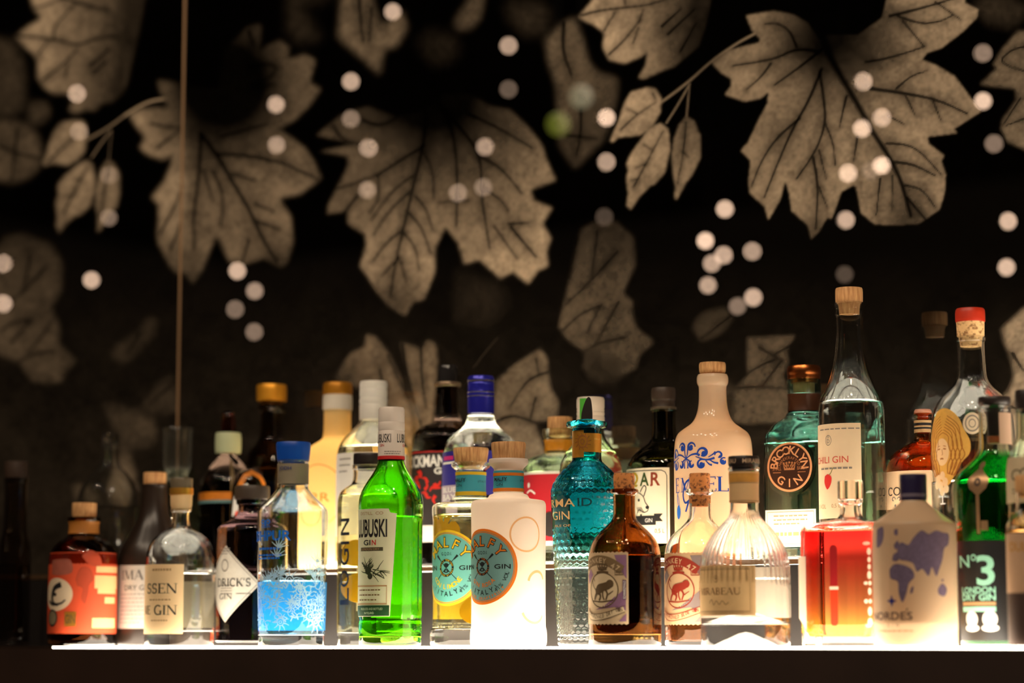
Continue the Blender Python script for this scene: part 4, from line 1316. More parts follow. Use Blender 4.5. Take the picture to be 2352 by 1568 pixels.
b.fit('lettering', 'OCKMAN', 942, 1023, 1050, 1077, WPRINT, lb, bold=.03, a0=-82)
b.fit('lettering', 'GIN', 997, 1040, 1079, 1094, WPRINT, lb, bold=.03)
b.patch('red_line', 0, 0, 1041, 1044, RED, lb, a0=-94, a1=10, lay=2)
rd = cat(*[sh(ribbon(spline([(0, 0), (6, 9), (2, 18)], 4), 9, 3), rr.uniform(-56, 30), rr.uniform(-30, 24), rr.uniform(0, 360)) for _ in range(26)])
b.put('rose_print', rd, 0, 1122, paint('rose_red_print', srgb(206, 34, 20), .5), lb, a=-38)
b.patch('white_strip', 0, 0, 1210, 1247, WHITE, lb, a0=-84, a1=10, lay=2)

# 14 blue cap bottle
b = Bottle('blue_cap_bottle', 'clear round shouldered bottle with violet blue screw cap and blue label', 1104, 0.164, tier=True)
b.hollow([(1300, 0), (1300, 84), (1296, 88), (1060, 88), (1036, 87), (1012, 78), (994, 58), (978, 38), (964, 32), (950, 30)], CLEAR, 4, 14)
b.liquid(958, glass('clear_spirit_grey', (.93, .93, .90), ior=1.36))
VB = paint('violet_blue_cap', srgb(42, 42, 168), .25, metal=.35)
b.solid('cap', [(950, 31), (914, 31), (912, 32), (909, 31), (905, 31), (903, 32), (900, 31), (884, 30), (882, 31), (880, 30), (874, 30), (872, 31), (868, 30), (864, 28)], VB, smooth=0)
for y in (911, 902, 876):
    b.solid('silver_ring', [(y + 1.2, 32), (y - 1.2, 32)], paint('bright_silver', srgb(220, 212, 196), .2, metal=.9), smooth=0)
lb = b.patch('label', 0, 0, 1041, 1141, paint('royal_blue_label', srgb(46, 40, 140), .5, trans=.1), a0=-94, a1=24)
b.patch('magenta_bar', 1021, 1042, 1051, 1060, paint('magenta_print', srgb(190, 30, 110), .5), lb, lay=2)
b.patch('white_bar', 1019, 1046, 1064, 1069, WPRINT, lb, lay=2)
l2 = b.patch('lower_label', 0, 0, 1118, 1200, paint('lilac_label', srgb(176, 160, 176), .5), a0=-94, a1=-38, lay=2)
b.fit('lettering', 'BLUE', 1020, 1050, 1122, 1134, WPRINT, l2, lay=3, bold=.02)
b.fit('lettering', 'BAY', 1020, 1050, 1138, 1152, WPRINT, l2, lay=3, bold=.02)


# 15, 16 the two bottles with round teal labels
def teal_bottle(bt, kind):
    """shared artwork of the two round labels; kind: 'y' yellow trim, 'o' orange trim"""
    yel = kind == 'y'
    trim = paint('yellow_trim', srgb(250, 206, 40), .5, trans=.2) if yel else paint('orange_trim', srgb(236, 132, 34), .5, trans=.2)
    teal = paint('teal_label', srgb(104, 184, 178), .6, trans=.12, amt=.04) if yel else paint('grey_teal_label', srgb(112, 160, 156), .6, amt=.04)
    a = -39 if yel else -44
    y = 1306 if yel else 1303
    lb = bt.put('label', ell(85, 85, 0, 72, 10), 0, y, trim, lay=1, a=a)
    t = bt.put('label_face', ell(76, 76, 0, 64, 9), 0, y, teal, lb, lay=2, a=a)
    bt.put('fine_ring', ell(79.5, 79.5, .975, 72, 1), 0, y, TAN, lb, lay=2, a=a)
    bt.put('lettering_edge', arctext('MALFY', 25, 57, 90, 26, .05), 0, y, BLACK, t, lay=3, a=a)
    bt.put('lettering', arctext('MALFY', 22, 57, 90, 26, .01), 0, y, trim, t, lay=4, a=a)
    ink = cat(sh(txt('G.Q.D.I.', 8.5, 29), 0, 31), sh(txt('GIN', 10.5, 37, .012), 51, 0), sh(txt('GIN', 10.5, 37, .012), -51, 0),
              arctext('(ITALY)', 11, 58, -90, 13, .012, inside=True), arctext('41% VOL', 9, 63, -34, 7, 0, inside=True), arctext('700 ML', 6, 66, -150, 6, 0, inside=True),
              ribbon([(-27, 26), (27, -26)], 1.6), ribbon([(27, 26), (-27, -26)], 1.6), sh(ribbon([(0, 0), (13, 0)], 3, 5.5), 20, 19, 44), sh(ribbon([(0, 0), (13, 0)], 3, 5.5), -20, 19, 136),
              ell(20, 20, .74, 40, 1), sh(ell(7, 5, .0, 12, 1), 0, 6), sh(ell(8, 4, .4, 12, 1), 0, -7))
    bt.put('lettering', ink, 0, y, paint('dark_teal_print', srgb(22, 30, 32), .5), t, lay=3, a=a)
    bt.put('lettering', arctext('SEVEN HILLS TORINO ITALIA', 4, 17.6, 90, 14, 0), 0, y, trim, t, lay=4, a=a)
    bt.put('lettering', arctext('CON LIMONE' if yel else 'GIN ROSA', 11 if yel else 10, 42, -90, 12 if yel else 12, .015, inside=True), 0, y, trim, t, lay=3, a=a)
    if not yel:
        bt.put('lettering', arctext('PINK GRAPEFRUIT', 6.5, 71, -84, 6, .01, inside=True), 0, y, trim, t, lay=3, a=a)
    bt.ring('neck_label', 1139 if yel else 1130, 1084 if yel else 1082, paint('teal_band', srgb(60, 162, 184), .5), .4)
    for q0, q1 in (((1139, 1130), (1092, 1085)) if yel else ((1130, 1122), (1094, 1087))):
        bt.ring('neck_stripe', q0, q1, trim, 1.7, thick=.5)
    nx = 1058 if yel else 1151
    ny = 1108 if yel else 1106
    bt.put('neck_lettering', cat(sh(txt('MALFY', 9, 30, .02), 0, 4), sh(txt('GIN', 6, 16, .01), -2, -8)), nx, ny, BLACK, lay=11)
    bt.put('neck_lettering', txt('(ITALY)', 6, 22), nx + 46, ny, paint('dark_teal_print', srgb(22, 30, 32), .5), lay=11)


b = Bottle('lemon_label_bottle', 'clear glass bottle with yellow rimmed round teal label and flared wooden stopper', 1081, 0.064)
b.hollow([(1485, 0), (1485, 86), (1480, 92), (1450, 92), (1442, 87), (1436, 86), (1300, 86), (1190, 86), (1185, 88), (1170, 88.5), (1163, 88), (1158, 85), (1156, 78), (1154, 64), (1152, 50), (1147, 46), (1144, 43), (1142, 36), (1140, 33), (1084, 33), (1080, 35), (1075, 42), (1071, 44.5), (1070, 45), (1065, 45), (1063, 44)], CLEAR, 5, 34, 6)
b.liquid(1186, glass('straw_spirit', (1, .96, .70), ior=1.36))
b.back(1240, 1420, paint('yellow_back_label', srgb(250, 214, 70), .6, trans=.6), 150, 50)
b.solid('stopper', [(1078, 26), (1066, 28), (1062, 36), (1060, 37), (1032, 41), (1029, 39)], CORK)
teal_bottle(b, 'y')
b.put('embossed_lettering', txt('ITALY', 18, 110, .005), 1048, 1197, glass('emboss_glass', (1, .93, .6)), lay=1)
b.put('embossed_lettering', txt('G.Q.D.I.', 12, 74, .005), 1034, 1437, glass('emboss_glass', (1, .93, .6)), lay=1)
for k, (px, py, rr_, ax) in enumerate(((1030, 1214, 36, 25), (1100, 1400, 38, -30))):
    V, Fc = ell(rr_, rr_, .0, 24, 3)
    o = mesh_obj('lemon_slice', [(x * b.s, 0, y * b.s) for x, y in V], Fc, yl, b.root, smooth=False)
    o.location = ((px - b.cx) * b.s, 0.006, b.z(py))
    o.rotation_euler = (R_(-20), 0, R_(ax))
    o.modifiers.new('thick', 'SOLIDIFY').thickness = 5 * b.s

b = Bottle('frosted_white_bottle', 'glowing frosted white bottle with orange rimmed round label and flared wooden stopper', 1168, -0.004)
FRO = frosted('opal_white_glass', (.95, .89, .82), .52, .4)
P = b.prof([(1485, 82), (1480, 87), (1450, 87), (1442, 85), (1436, 84), (1300, 84), (1190, 85), (1166, 85.5), (1157, 85), (1151, 82), (1149, 77), (1147, 62), (1145, 48), (1139, 45), (1136, 43), (1134, 36), (1131, 33), (1080, 33), (1076, 34), (1068, 42), (1064, 45), (1063, 45), (1057, 45.5), (1054, 44)], 2)
b.out = P
t = 4 * b.s
IN = [(z, r - t) for z, r in P if r > 2 * t and z > P[0][0] + 2 * t]
b.lathe('glass_body', P + list(reversed(IN)), FRO, seg=72)        # satin shell, open underneath where it stands on the light
b.inner = IN
b.solid('stopper', [(1060, 28), (1056, 34), (1053, 37), (1050, 37), (1020, 40), (1016, 38)], CORK)
teal_bottle(b, 'o')
GR = paint('grapefruit_print', srgb(240, 200, 150), .6, trans=.5)
for x, y, q in ((1208, 1230, 40), (1232, 1340, 26), (1226, 1396, 34)):
    b.put('fruit_ring', ell(q, q, .9, 40, 1) if q == 40 else ribbon(_arc(0, 0, q, q, 20 if q == 26 else 200, 170 if q == 26 else 330, 12), 6), x, y, GR, lay=1)

# 17 red label bottle, 18 white and green capped bottle
b = Bottle('red_label_bottle', 'clear squat bottle with crimson label and pale wooden stopper', 1287, 0.226, tier=True)
b.hollow([(1294, 0), (1294, 88), (1290, 92), (1100, 92), (1072, 90), (1056, 78), (1046, 56), (1040, 34), (1034, 31), (1014, 31), (1008, 38), (1000, 40), (986, 40)], CLEARG, 4, 26)
b.liquid(1090, glass('pale_green_spirit', (.9, .95, .84), ior=1.36))
b.solid('stopper', [(1000, 26), (986, 27), (985, 29), (962, 29), (958, 28)], CORK)
b.ring('amber_neck_tie', 1036, 1011, paint('amber_wax', srgb(214, 140, 30), .35, amt=.3, scale=80), .6, thick=4)
lb = b.patch('label', 0, 0, 1092, 1246, paint('crimson_label', srgb(190, 28, 42), .5, trans=.1), a0=-94, a1=50)
b.patch('white_edge', 0, 0, 1088, 1094, WHITE, lb, a0=-94, a1=50, lay=2)
b.put('white_print', cat(ribbon(spline([(-14, -4), (-2, 2), (12, -6)], 4), 4), sh(ell(4, 6, rings=2, seg=10), -8, 14)), 1222, 1132, WPRINT, lb)
b.put('dark_medallion', ell(26, 28), 1266, 1208, paint('dark_medal', (.03, .025, .025), .3), lb, lay=3)
b.patch('white_edge', 0, 0, 1246, 1256, WHITE, lb, a0=-94, a1=50, lay=2)

b = Bottle('round_clear_bottle', 'round clear bottle with white and green screw cap behind the teal scaled bottle', 1358, 0.16, tier=True)
b.hollow([(1290, 0), (1290, 68), (1286, 73), (1110, 73), (1078, 72), (1054, 66), (1034, 54), (1018, 40), (1002, 32), (980, 29), (966, 28)], CLEARG, 4, 14)
b.liquid(1040, glass('pale_green_spirit', (.9, .95, .84), ior=1.36))
cap = b.solid('cap', [(968, 32), (958, 32), (956, 31), (952, 32), (948, 32), (946, 31), (943, 32), (939, 31), (936, 32), (918, 32), (913, 30)], paint('striped_white_cap', srgb(216, 204, 186), .4), smooth=0)
V, Fc = grid(R_(34), 50, 6, 6)
mesh_obj('green_stripe', [(32.4 * b.s * math.sin(u - R_(33)), -32.4 * b.s * math.cos(u - R_(33)), b.z(942) + v * b.s) for u, v in V], Fc, paint('grass_green_print', srgb(70, 160, 50), .5), cap)

# 19 scaled bottle
b = Bottle('scaled_bottle', 'teal glass bottle with fish scale relief, gold neck band and black stopper', 1349, 0.060)
zs0, zs1 = b.z(1474), b.z(1062)
pit = 15 * b.s


def scales(a, z):
    if not (zs0 < z < zs1):
        return 1.0
    aw = a if a < math.pi else a - 2 * math.pi
    # a plain field for the lettering on the front
    if -1.25 < aw + .62 < .75 and b.z(1215) < z < b.z(1140):
        return 1.0
    n = 30
    row = z / pit
    j = math.floor(row)
    fz = row - j
    u = a / (2 * math.pi) * n + (0.5 if j % 2 else 0)
    fu = (u - math.floor(u)) - .5
    d = fz - (0.75 - 0.9 * (1 - math.sqrt(max(0, 1 - (2 * fu) ** 2))) * .8)
    edge = 1 / (1 + math.exp(-max(-30, min(30, d * 16))))
    return 1 + 0.020 * (fz * .9) * (1 - edge) - 0.012 * edge


prof = [(1483, 0), (1483, 64), (1479, 67)] + [(y, 68 + (83 - 68) * (1476 - y) / (1476 - 1140)) for y in range(1476, 1140, -3)] + [(1136, 83), (1128, 82.5), (1120, 81), (1112, 78), (1104, 74), (1096, 69), (1088, 63), (1080, 56), (1072, 48), (1066, 41), (1060, 35), (1054, 33), (990, 33), (984, 34), (981, 45), (978, 47), (972, 47), (969, 45)]
b.mod = scales
TEAL = graded('teal_dyed_glass', [(0.0, (.90, .97, .95)), (.42, (.75, .93, .92)), (.56, (.05, .52, .62)), (1, (.02, .40, .54))], 0.0, b.z(1050))
P = b.prof(prof, 0)
P = [P[0], P[1], P[2]] + [(P[2][0] + (z - P[2][0]), r) for z, r in P[3:]]
Q = []
for (za, ra), (zb, rb) in zip(P, P[1:]):
    n = max(1, int((zb - za) / 0.0011)) if ra > 0 else 1
    Q += [(za + (zb - za) * k / n, ra + (rb - ra) * k / n) for k in range(n)]
P = Q + [P[-1]]
b.out = P
tw = 5 * b.s
IN = [(z, r - tw) for z, r in P[::4] if z > 22 * b.s and r > 2 * tw]
b.inner = [(20 * b.s, IN[0][1] * .9)] + IN
OUTER = [(3 * b.s, 0), (P[1][0], P[1][1] * .9)] + P[1:]
bm_ = b.mod
# relief on the outside only
V, Fc, rows = [], [], []
seg = 240
full = [(p, True) for p in OUTER] + [(p, False) for p in reversed(b.inner)] + [((20 * b.s, 0), False)]
for (z, r), rel in full:
    row = []
    for i in range(seg if r > 1e-6 else 1):
        a = 2 * math.pi * i / seg
        k = bm_(a, z) if rel else 1.0
        row.append(len(V))
        V.append((r * k * math.sin(a), -r * k * math.cos(a), z))
    rows.append(row)
for A, B in zip(rows, rows[1:]):
    for i in range(seg):
        k = (i + 1) % seg
        if len(A) == 1:
            Fc.append((A[0], B[k], B[i]))
        elif len(B) == 1:
            Fc.append((A[i], A[k], B[0]))
        else:
            Fc.append((A[i], A[k], B[k], B[i]))
mesh_obj('glass_body', V, Fc, TEAL, b.root, True, recalc=True)
b.mod = None
b.liquid(1308, WATER)
b.back(1120, 1215, paint('glowing_back_paper', srgb(252, 242, 226), .7, trans=.75), 160, 50)
b.solid('stopper_foot', [(1000, 24), (971, 24), (967, 26), (964, 22)], glass('teal_stopper', (.04, .3, .36)))
V, Fc = poly(spline([(-13, 0), (-11, 22), (-3, 46), (4, 55), (10, 48), (13, 20), (13, 0)], 5))
o = mesh_obj('stopper', [(x * b.s, 0, b.z(967) + y * b.s) for x, y in V], Fc, BLACKCAP, b.root, smooth=False)
o.modifiers.new('thick', 'SOLIDIFY').thickness = 0.007
o.modifiers['thick'].offset = 0
gb = b.patch('neck_label', 0, 0, 997, 1040, GOLD, a0=-100, a1=100, lay=1)
b.put('sun_print', cat(ell(12, 15, .8, 20, 1), *[sh(ribbon([(13, 0), (20, 3)], 1.6), 0, 0, k) for k in range(0, 360, 30)], ell(5, 7, .6, 14, 1)), 1339, 1016, paint('brown_gold_print', srgb(140, 84, 24), .5), gb)
b.patch('neck_label_tab', 0, 0, 990, 1052, GOLD, gb, a0=-100, a1=-12, lay=1)
b.fit('lettering', 'ISLE', 1366, 1378, 1008, 1012, paint('pale_gold_print', srgb(240, 200, 110), .5), gb)
PG = paint('pale_gold_lettering', srgb(226, 186, 130), .4, metal=.3)
DT = paint('deep_teal_print', srgb(14, 54, 60), .4)
b.fit('lettering', 'RMA', 1269, 1322, 1149, 1167, PG, bold=.004, a0=-76, lay=2)
b.fit('lettering', 'ID', 1328, 1360, 1148, 1166, DT, bold=.004, lay=2)
b.fit('lettering', 'GIN', 1273, 1310, 1177, 1196, PG, bold=.004, lay=2)
b.fit('lettering', 'ISLE OF', 1277, 1312, 1207, 1212, PG, lay=2)

# 20 dark olive bottle with dog label
b = Bottle('olive_bottle', 'dark olive bottle with black cap and white label with a dog drawing', 1527, 0.222, tier=True)
b.hollow([(1286, 0), (1286, 82), (1282, 86), (1090, 86), (1064, 83), (1044, 70), (1028, 50), (1016, 34), (1004, 28), (946, 27), (942, 29), (936, 29)], glass('dark_olive_glass', (.09, .085, .02)), 5, 14)
b.liquid(1060, glass('olive_tinted_spirit', (.8, .8, .6), ior=1.36))
b.solid('cap', [(942, 28), (934, 28), (934, 26), (920, 26), (918, 28), (896, 28), (891, 26)], paint('charcoal_cap', srgb(58, 44, 34), .5))
b.solid('cap_ring', [(941, 29.5), (935, 29.5)], paint('pewter', srgb(120, 108, 90), .35, metal=.6), smooth=0)
lb = b.patch('label', 0, 0, 1080, 1250, paint('ivory_label', srgb(236, 226, 200), .6, trans=.12), a0=-104, a1=8)
b.put('border_print', ribbon([(-50, 80), (60, 80), (68, 76), (72, 68), (72, -84)], 1.6), 0, 1166, BLACK, lb, a=-44)
b.fit('lettering', 'Q', 1452, 1469, 1088, 1122, paint('mustard_print', srgb(176, 150, 30), .5), lb, bold=.02, a0=-64)
b.fit('lettering', 'A', 1473, 1493, 1090, 1120, paint('moss_print', srgb(44, 70, 24), .5), lb, bold=.02)
b.fit('lettering', 'R', 1497, 1518, 1090, 1120, paint('rust_print', srgb(130, 50, 24), .5), lb, bold=.02)
b.put('red_dot', ell(2.6, 2.6, rings=1, seg=12), 1498, 1119, paint('rust_print', srgb(130, 50, 24), .5), lb)
dog = cat(ribbon(spline([(-34, 18), (-24, 26), (-10, 24), (2, 16), (8, 2), (14, -6), (14, -16), (4, -20), (-10, -14), (-18, -30), (-20, -46)], 5), 1.8), ribbon(spline([(-6, 26), (4, 40), (10, 34), (4, 16)], 4), 2), sh(ell(3, 3.4, rings=2, seg=12), -10, 8), sh(ell(4.6, 4, rings=2, seg=12), 13, -9),
          ribbon(spline([(-34, 18), (-40, 0), (-36, -30), (-28, -46)], 4), 1.8), *[ribbon([(-30 + 4 * k, -26 - k), (-24 + 5 * k, -44)], 1.4) for k in range(5)], *[ribbon([(-16 + 3 * k, -8), (-12 + 4 * k, -20)], 1) for k in range(5)], ribbon([(-4, -24), (-1, -44)], 5, 2))
b.put('dog_drawing', dog, 1478, 1160, BLACK, lb)
b.put('ribbon_print', cat(poly([(-56, 10), (8, 10), (8, -11), (-56, -11)]), poly([(4, 14), (24, 14), (17, 6), (24, -3), (8, -3), (8, 10), (4, 10)])), 1500, 1198, BLACK, lb)
b.fit('lettering', 'GIN', 1484, 1500, 1194, 1203, WPRINT, lb, lay=3)
b.fit('lettering', '0,5 L', 1505, 1527, 1218, 1229, BLACK, lb)

# 21 ceramic bottle
b = Bottle('ceramic_bottle', 'cream ceramic bottle with blue scroll ornament and low round cork', 1641, 0.164, tier=True)
b.shell([(1284, 85), (1280, 89), (1060, 90), (1016, 88), (996, 82), (984, 66), (972, 48), (955, 38), (930, 32), (888, 31), (884, 34), (878, 36), (866, 36), (860, 33)], frosted('cream_ceramic', srgb(236, 214, 184), .40, .14))
b.solid('stopper', [(862, 24), (858, 25), (857, 30), (838, 31), (833, 29)], CORK)
DB = paint('delft_blue_print', srgb(24, 66, 160), .4)
orn = cat(*[c for q in (1, -1) for c in (
    curl(q * 13, 22, 12, 180 if q < 0 else 0, -.9 * q * -1, 3, 9), ribbon(spline([(0, -4), (q * 4, 8), (q * 5, 24)], 4), 2, 4),
    ribbon(spline([(0, -4), (q * 14, 4), (q * 28, 6), (q * 36, 2)], 4), 2, 6), ribbon(spline([(0, -4), (q * 10, -10), (q * 13, -24)], 4), 2, 6), curl(q * 16, -18, 9, 90, .8 * q, 2.5, 7),
    ribbon(spline([(0, -4), (q * 5, -14), (q * 5, -26)], 4), 1.5, 4), curl(q * 44, 8, 14, 200 if q > 0 else -20, .9 * -q, 3, 10), curl(q * 40, -18, 12, 60, .9 * q, 3, 9), ribbon(spline([(q * 26, 0), (q * 50, -8), (q * 70, -4)], 4), 2, 5),
    ribbon(spline([(q * 50, -10), (q * 58, -18), (q * 64, -20)], 4), 2, 5), ribbon(spline([(q * 56, -6), (q * 68, -14), (q * 78, -16)], 4), 2, 5), ribbon(spline([(q * 56, -2), (q * 66, 4), (q * 72, 10)], 4), 2, 4),
    curl(q * 80, 2, 10, 180, .8 * -q, 2.5, 7), curl(q * 90, -12, 9, 60, .9 * q, 2.5, 7), sh(ell(6, 6, rings=2, seg=14), q * 46, 6), sh(ell(5, 5, rings=2, seg=14), q * 40, -18), sh(ell(5, 5, rings=2, seg=14), q * 14, 22), sh(ell(4, 4, rings=2, seg=14), q * 88, -12))])
b.put('scroll_ornament', orn, 1580, 1054, DB, lay=1)
lb = b.fit('lettering', 'TEMPEL', 1552, 1664, 1101, 1133, DB, lay=1, bold=.01, font='sans', a0=-92) if False else None
g = cat(sh(txt('E', 33, 20, font='serif'), -58, 0), sh(txt('M', 33, 36, font='serif'), -24, 0), sh(cat(ribbon([(-12, -16), (-12, 17)], 7), ribbon([(-12, 15), (4, 15), (10, 8), (4, 0), (-12, 0)], 5), grid(20, 2, 1, 1)), 14, 0), sh(txt('E', 33, 22, font='serif'), 40, 0), sh(txt('L', 33, 27, font='serif'), 66, 0))
b.put('lettering', g, 1598, 1117, DB, lay=1)
b.put('lettering', cat(ribbon(spline([(26, 30), (16, 44), (0, 36), (-8, 10), (0, -8), (20, 6), (26, 16), (14, 4), (0, -28)], 6), 4.5)), 1578, 1150, DB, lay=1)
b.put('tulip_print', cat(sh(ell(9, 16, rings=3, seg=16), 0, -12), ribbon(spline([(-2, 4), (-6, 20), (-2, 34)], 4), 3), ribbon(spline([(4, 0), (2, 16), (-4, 28)], 4), 2)), 1562, 1166, paint('light_blue_print', srgb(40, 110, 200), .4), lay=1)

# 22 square aqua bottle
b = Bottle('square_bottle', 'square aqua glass bottle with copper cap and round copper medallion', 1853, 0.247, tier=True)
fa = -math.degrees(b.rz)
a_half = 76
b.sq = (7, fa, b.z(1000), b.z(955))
b.hollow([(1282, 0), (1282, a_half - 3), (1279, a_half), (1150, a_half), (1004, a_half), (990, a_half - 8), (976, 62), (964, 48), (958, 44), (950, 42), (947, 36), (906, 36), (904, 39), (874, 39), (872, 38)], glass('aqua_glass', (.62, .88, .82), wave=.12), 5, 22, seg=96)
b.liquid(1022, glass('aqua_tinted_spirit', (.92, .97, .95), ior=1.36))
b.sq = None
b.solid('cap', [(880, 30), (872, 31), (872, 37), (866, 38), (862, 37.5), (860, 38.5), (846, 38.5), (841, 36)], COPPER, smooth=0)
b.solid('inner_stopper', [(906, 24), (874, 25)], CORK, smooth=0)
b.ring('neck_label', 945, 906, paint('brown_label', srgb(66, 36, 16), .35), .4)
fd = a_half + 0.6
CPR = paint('bright_copper_relief', srgb(214, 150, 104), .4, metal=.25)
md = b.flat('medallion', ell(56, 56, 0, 56, 3), fa, fd, 1077, CPR, eps=.0016)
mr = b.flat('medallion_field', ell(51, 51, 0, 56, 3), fa, fd, 1077, paint('dark_copper', srgb(58, 32, 22), .4, metal=.5), md, eps=.0019)
b.flat('lettering', cat(arctext('BROOKLYN', 19, 38, 90, 24, .012), arctext('GIN', 19, 36, -90, 36, .012, inside=True)), fa, fd, 1077, CPR, mr, eps=.0023)
crown = cat(grid(26, 4, 1, 1), *[ribbon([(x0, 2), (x0 * 1.25, 13), (x1, 4)], 3.4) for x0, x1 in ((-12, -6), (-6, 0), (0, 0), (6, 0), (12, 6))], *[sh(ell(2.6, 2.6, rings=1, seg=8), x, 15 - abs(x) * .12) for x in (-14, -7, 0, 7, 14)], sh(txt('SMALL', 8, 22), -31, 2), sh(txt('BATCH', 8, 22), 31, 2), sh(scribble(20, 1, 3, 2), -31, -7), sh(scribble(20, 1, 3, 2), 31, -7), arctext('HANDCRAFTED', 6, 26, 90, 13))
b.flat('crown_relief', crown, fa, fd, 1082, paint('worn_copper', srgb(170, 112, 72), .35, metal=.2), mr, eps=.0023)
b.flat('glass_boss', ell(66, 66, .86, 56, 3), fa, fd, 1077, glass('aqua_rim', (.75, .93, .88)), eps=.0012)
lb = b.flat('label', grid(126, 82, 4, 4), fa, fd, 1215, WHITE, eps=.0010)
b.flat('border_print', ribbon([(-58, 36), (58, 36), (58, -36), (-58, -36)], 1.4, closed=True), fa, fd, 1215, TAN, lb, eps=.0013)
b.flat('small_print', cat(sh(scribble(84, 3, 9, 2.4), 0, 18), sh(scribble(96, 1, 9, 8, 4), 0, -14)), fa, fd, 1215, TAN, lb, eps=.0013)

# 26 tall clear bottle
b = Bottle('tall_bottle', 'tallest clear bottle with long neck, cork and cream label with a red pepper', 1961, 0.184, tier=True)
b.hollow([(1278, 0), (1278, 72), (1274, 76), (1000, 76), (950, 75), (922, 73), (900, 62), (870, 48), (840, 40), (806, 34), (770, 31), (728, 31), (724, 33), (714, 33), (711, 31), (706, 33), (696, 33)], CLEAR, 4, 18)
b.liquid(926, WATER)
b.solid('stopper', [(722, 23), (697, 25), (696, 30), (692, 31.5), (666, 31.5), (662, 30)], CORK)
lb = b.patch('label', 0, 0, 978, 1192, paint('soft_cream_label', srgb(242, 218, 180), .65, trans=.3), a0=-92, a1=16)
RP = paint('brick_red_print', srgb(196, 70, 50), .5)
b.fit('lettering', 'CHILI GIN', 1884, 1953, 1052, 1067, RP, lb, font='sans', a0=-82)
b.put('small_print', cat(sh(scribble(88, 1, 5, 4), 0, -33), sh(scribble(110, 1, 5, 2.4), 8, 56)), 1922, 1046, GREY, lb)
b.put('monogram', cat(ell(9, 12, .88, 24, 1), sh(txt('D', 9), 0, -2), sh(txt('n', 5), 0, 7)), 1909, 1015, GREY, lb)
pp = b.put('pepper_print', poly(spline([(-10, 14), (0, 18), (9, 13), (11, 4), (8, -6), (2, -14), (-3, -16), (-9, -8), (-12, 2), (-10, 14)], 4)), 1907, 1110, RED, lb)
b.put('stalk_print', ribbon(spline([(4, 16), (10, 22), (15, 32)], 4), 2), 1907, 1110, paint('stalk_print_green', srgb(110, 100, 40), .6), lb)
b.fit('lettering', '% VOL', 1884, 1902, 1160, 1170, TAN, lb, a0=-80)
b.fit('lettering', '0,5 L', 1914, 1934, 1160, 1170, TAN, lb)

# 29 copper bottle, 30 red cap bottle
b = Bottle('copper_bottle', 'glossy copper brown bottle with cream label between tall bottle and red capped bottle', 2127, 0.232, tier=True)
b.hollow([(1276, 0), (1276, 86), (1272, 90), (1110, 90), (1078, 89), (1058, 84), (1040, 70), (1024, 44), (1014, 24), (1004, 19), (960, 19), (958, 21), (950, 21)], glass('copper_glass', (.80, .36, .11)), 5, 16)
b.liquid(1090, glass('amber_liquid', (.75, .42, .16), ior=1.36))
b.solid('cap', [(962, 12), (951, 12), (951, 20), (944, 20), (940, 17)], paint('rosy_cap', srgb(206, 146, 120), .4))
b.ring('neck_label', 994, 966, paint('striped_neck', srgb(206, 170, 120), .5), .3)
b.ring('neck_stripe', 986, 982, BLACK, 1.6, thick=.4)
b.ring('neck_stripe', 978, 972, BLACK, 1.6, thick=.4)
lb = b.patch('label', 0, 0, 1086, 1172, paint('peach_label', srgb(246, 212, 170), .6, trans=.2), a0=-70, a1=12)
b.fit('lettering', 'COG', 2047, 2094, 1122, 1141, BLACK, lb, font='serif')
b.put('flourish', cat(curl(-14, 4, 7, 0, .8, 2, 3), curl(4, 4, 6, 180, -.8, 2, 3), sh(ell(3, 3.4, rings=1, seg=10), -8, -10)), 2068, 1154, GREY, lb)

b = Bottle('round_shouldered_bottle', 'clear bulbous bottle with red topped cork and golden curls picture', 2242, 0.164, tier=True)
b.hollow([(1276, 0), (1276, 92), (1272, 96), (1060, 97), (1000, 96), (960, 93), (930, 84), (908, 68), (890, 48), (876, 38), (860, 33), (786, 30), (784, 33), (776, 33)], CLEAR, 4, 18)
b.liquid(1110, WATER)
b.solid('stopper', [(796, 24), (776, 27), (772, 31), (740, 32)], wood('pale_speckled_cork', srgb(150, 104, 60), srgb(232, 190, 132), True), smooth=0)
b.solid('stopper_top', [(740, 33), (737, 34), (714, 34), (709, 31)], paint('red_wax', srgb(186, 46, 20), .45))
HR = paint('golden_print', srgb(236, 178, 84), .5, amt=.3, scale=160, trans=.3)
HD = paint('dark_gold_print', srgb(170, 104, 36), .5, trans=.2)
pic = b.put('picture', refine(poly(spline([(-46, 60), (-34, 84), (-10, 92), (16, 86), (38, 68), (50, 42), (64, 14), (62, -14), (44, -34), (26, -64), (6, -86), (-20, -76), (-38, -44), (-54, -10), (-58, 30)], 4)), 12), 0, 1034, HR, lay=1, a=-42)
fc = b.put('face_print', ell(21, 31, 0, 28, 4), 0, 1042, paint('pale_face_print', srgb(252, 220, 168), .5, trans=.3), pic, lay=2, a=-46)
b.put('face_lines', cat(ribbon([(-13, 6), (-5, 7)], 2.6), ribbon([(5, 7), (13, 6)], 2.6), ribbon([(-13, 12), (-5, 14)], 1.4), ribbon([(5, 14), (13, 12)], 1.4), ribbon([(1, 6), (3, -6), (-1, -7)], 1.3), ribbon([(-5, -16), (0, -14.6), (5, -16)], 3.4)), 0, 1042, HD, fc, lay=3, a=-46)
cu = []
for k in range(7):
    for q in (-1, 1):
        o_ = 20 + 5.2 * k
        w_ = 4 if k % 2 else -4
        cu.append(ribbon(spline([(q * 3 * k * .6, 36 + 7 * k * .9), (q * o_ * .8, 26 + 4 * k), (q * (o_ + w_), 6), (q * (o_ - w_), -16), (q * (o_ * .9 + w_), -36), (q * (o_ * .6), -58 - k)], 5), 1.6, 2.6))
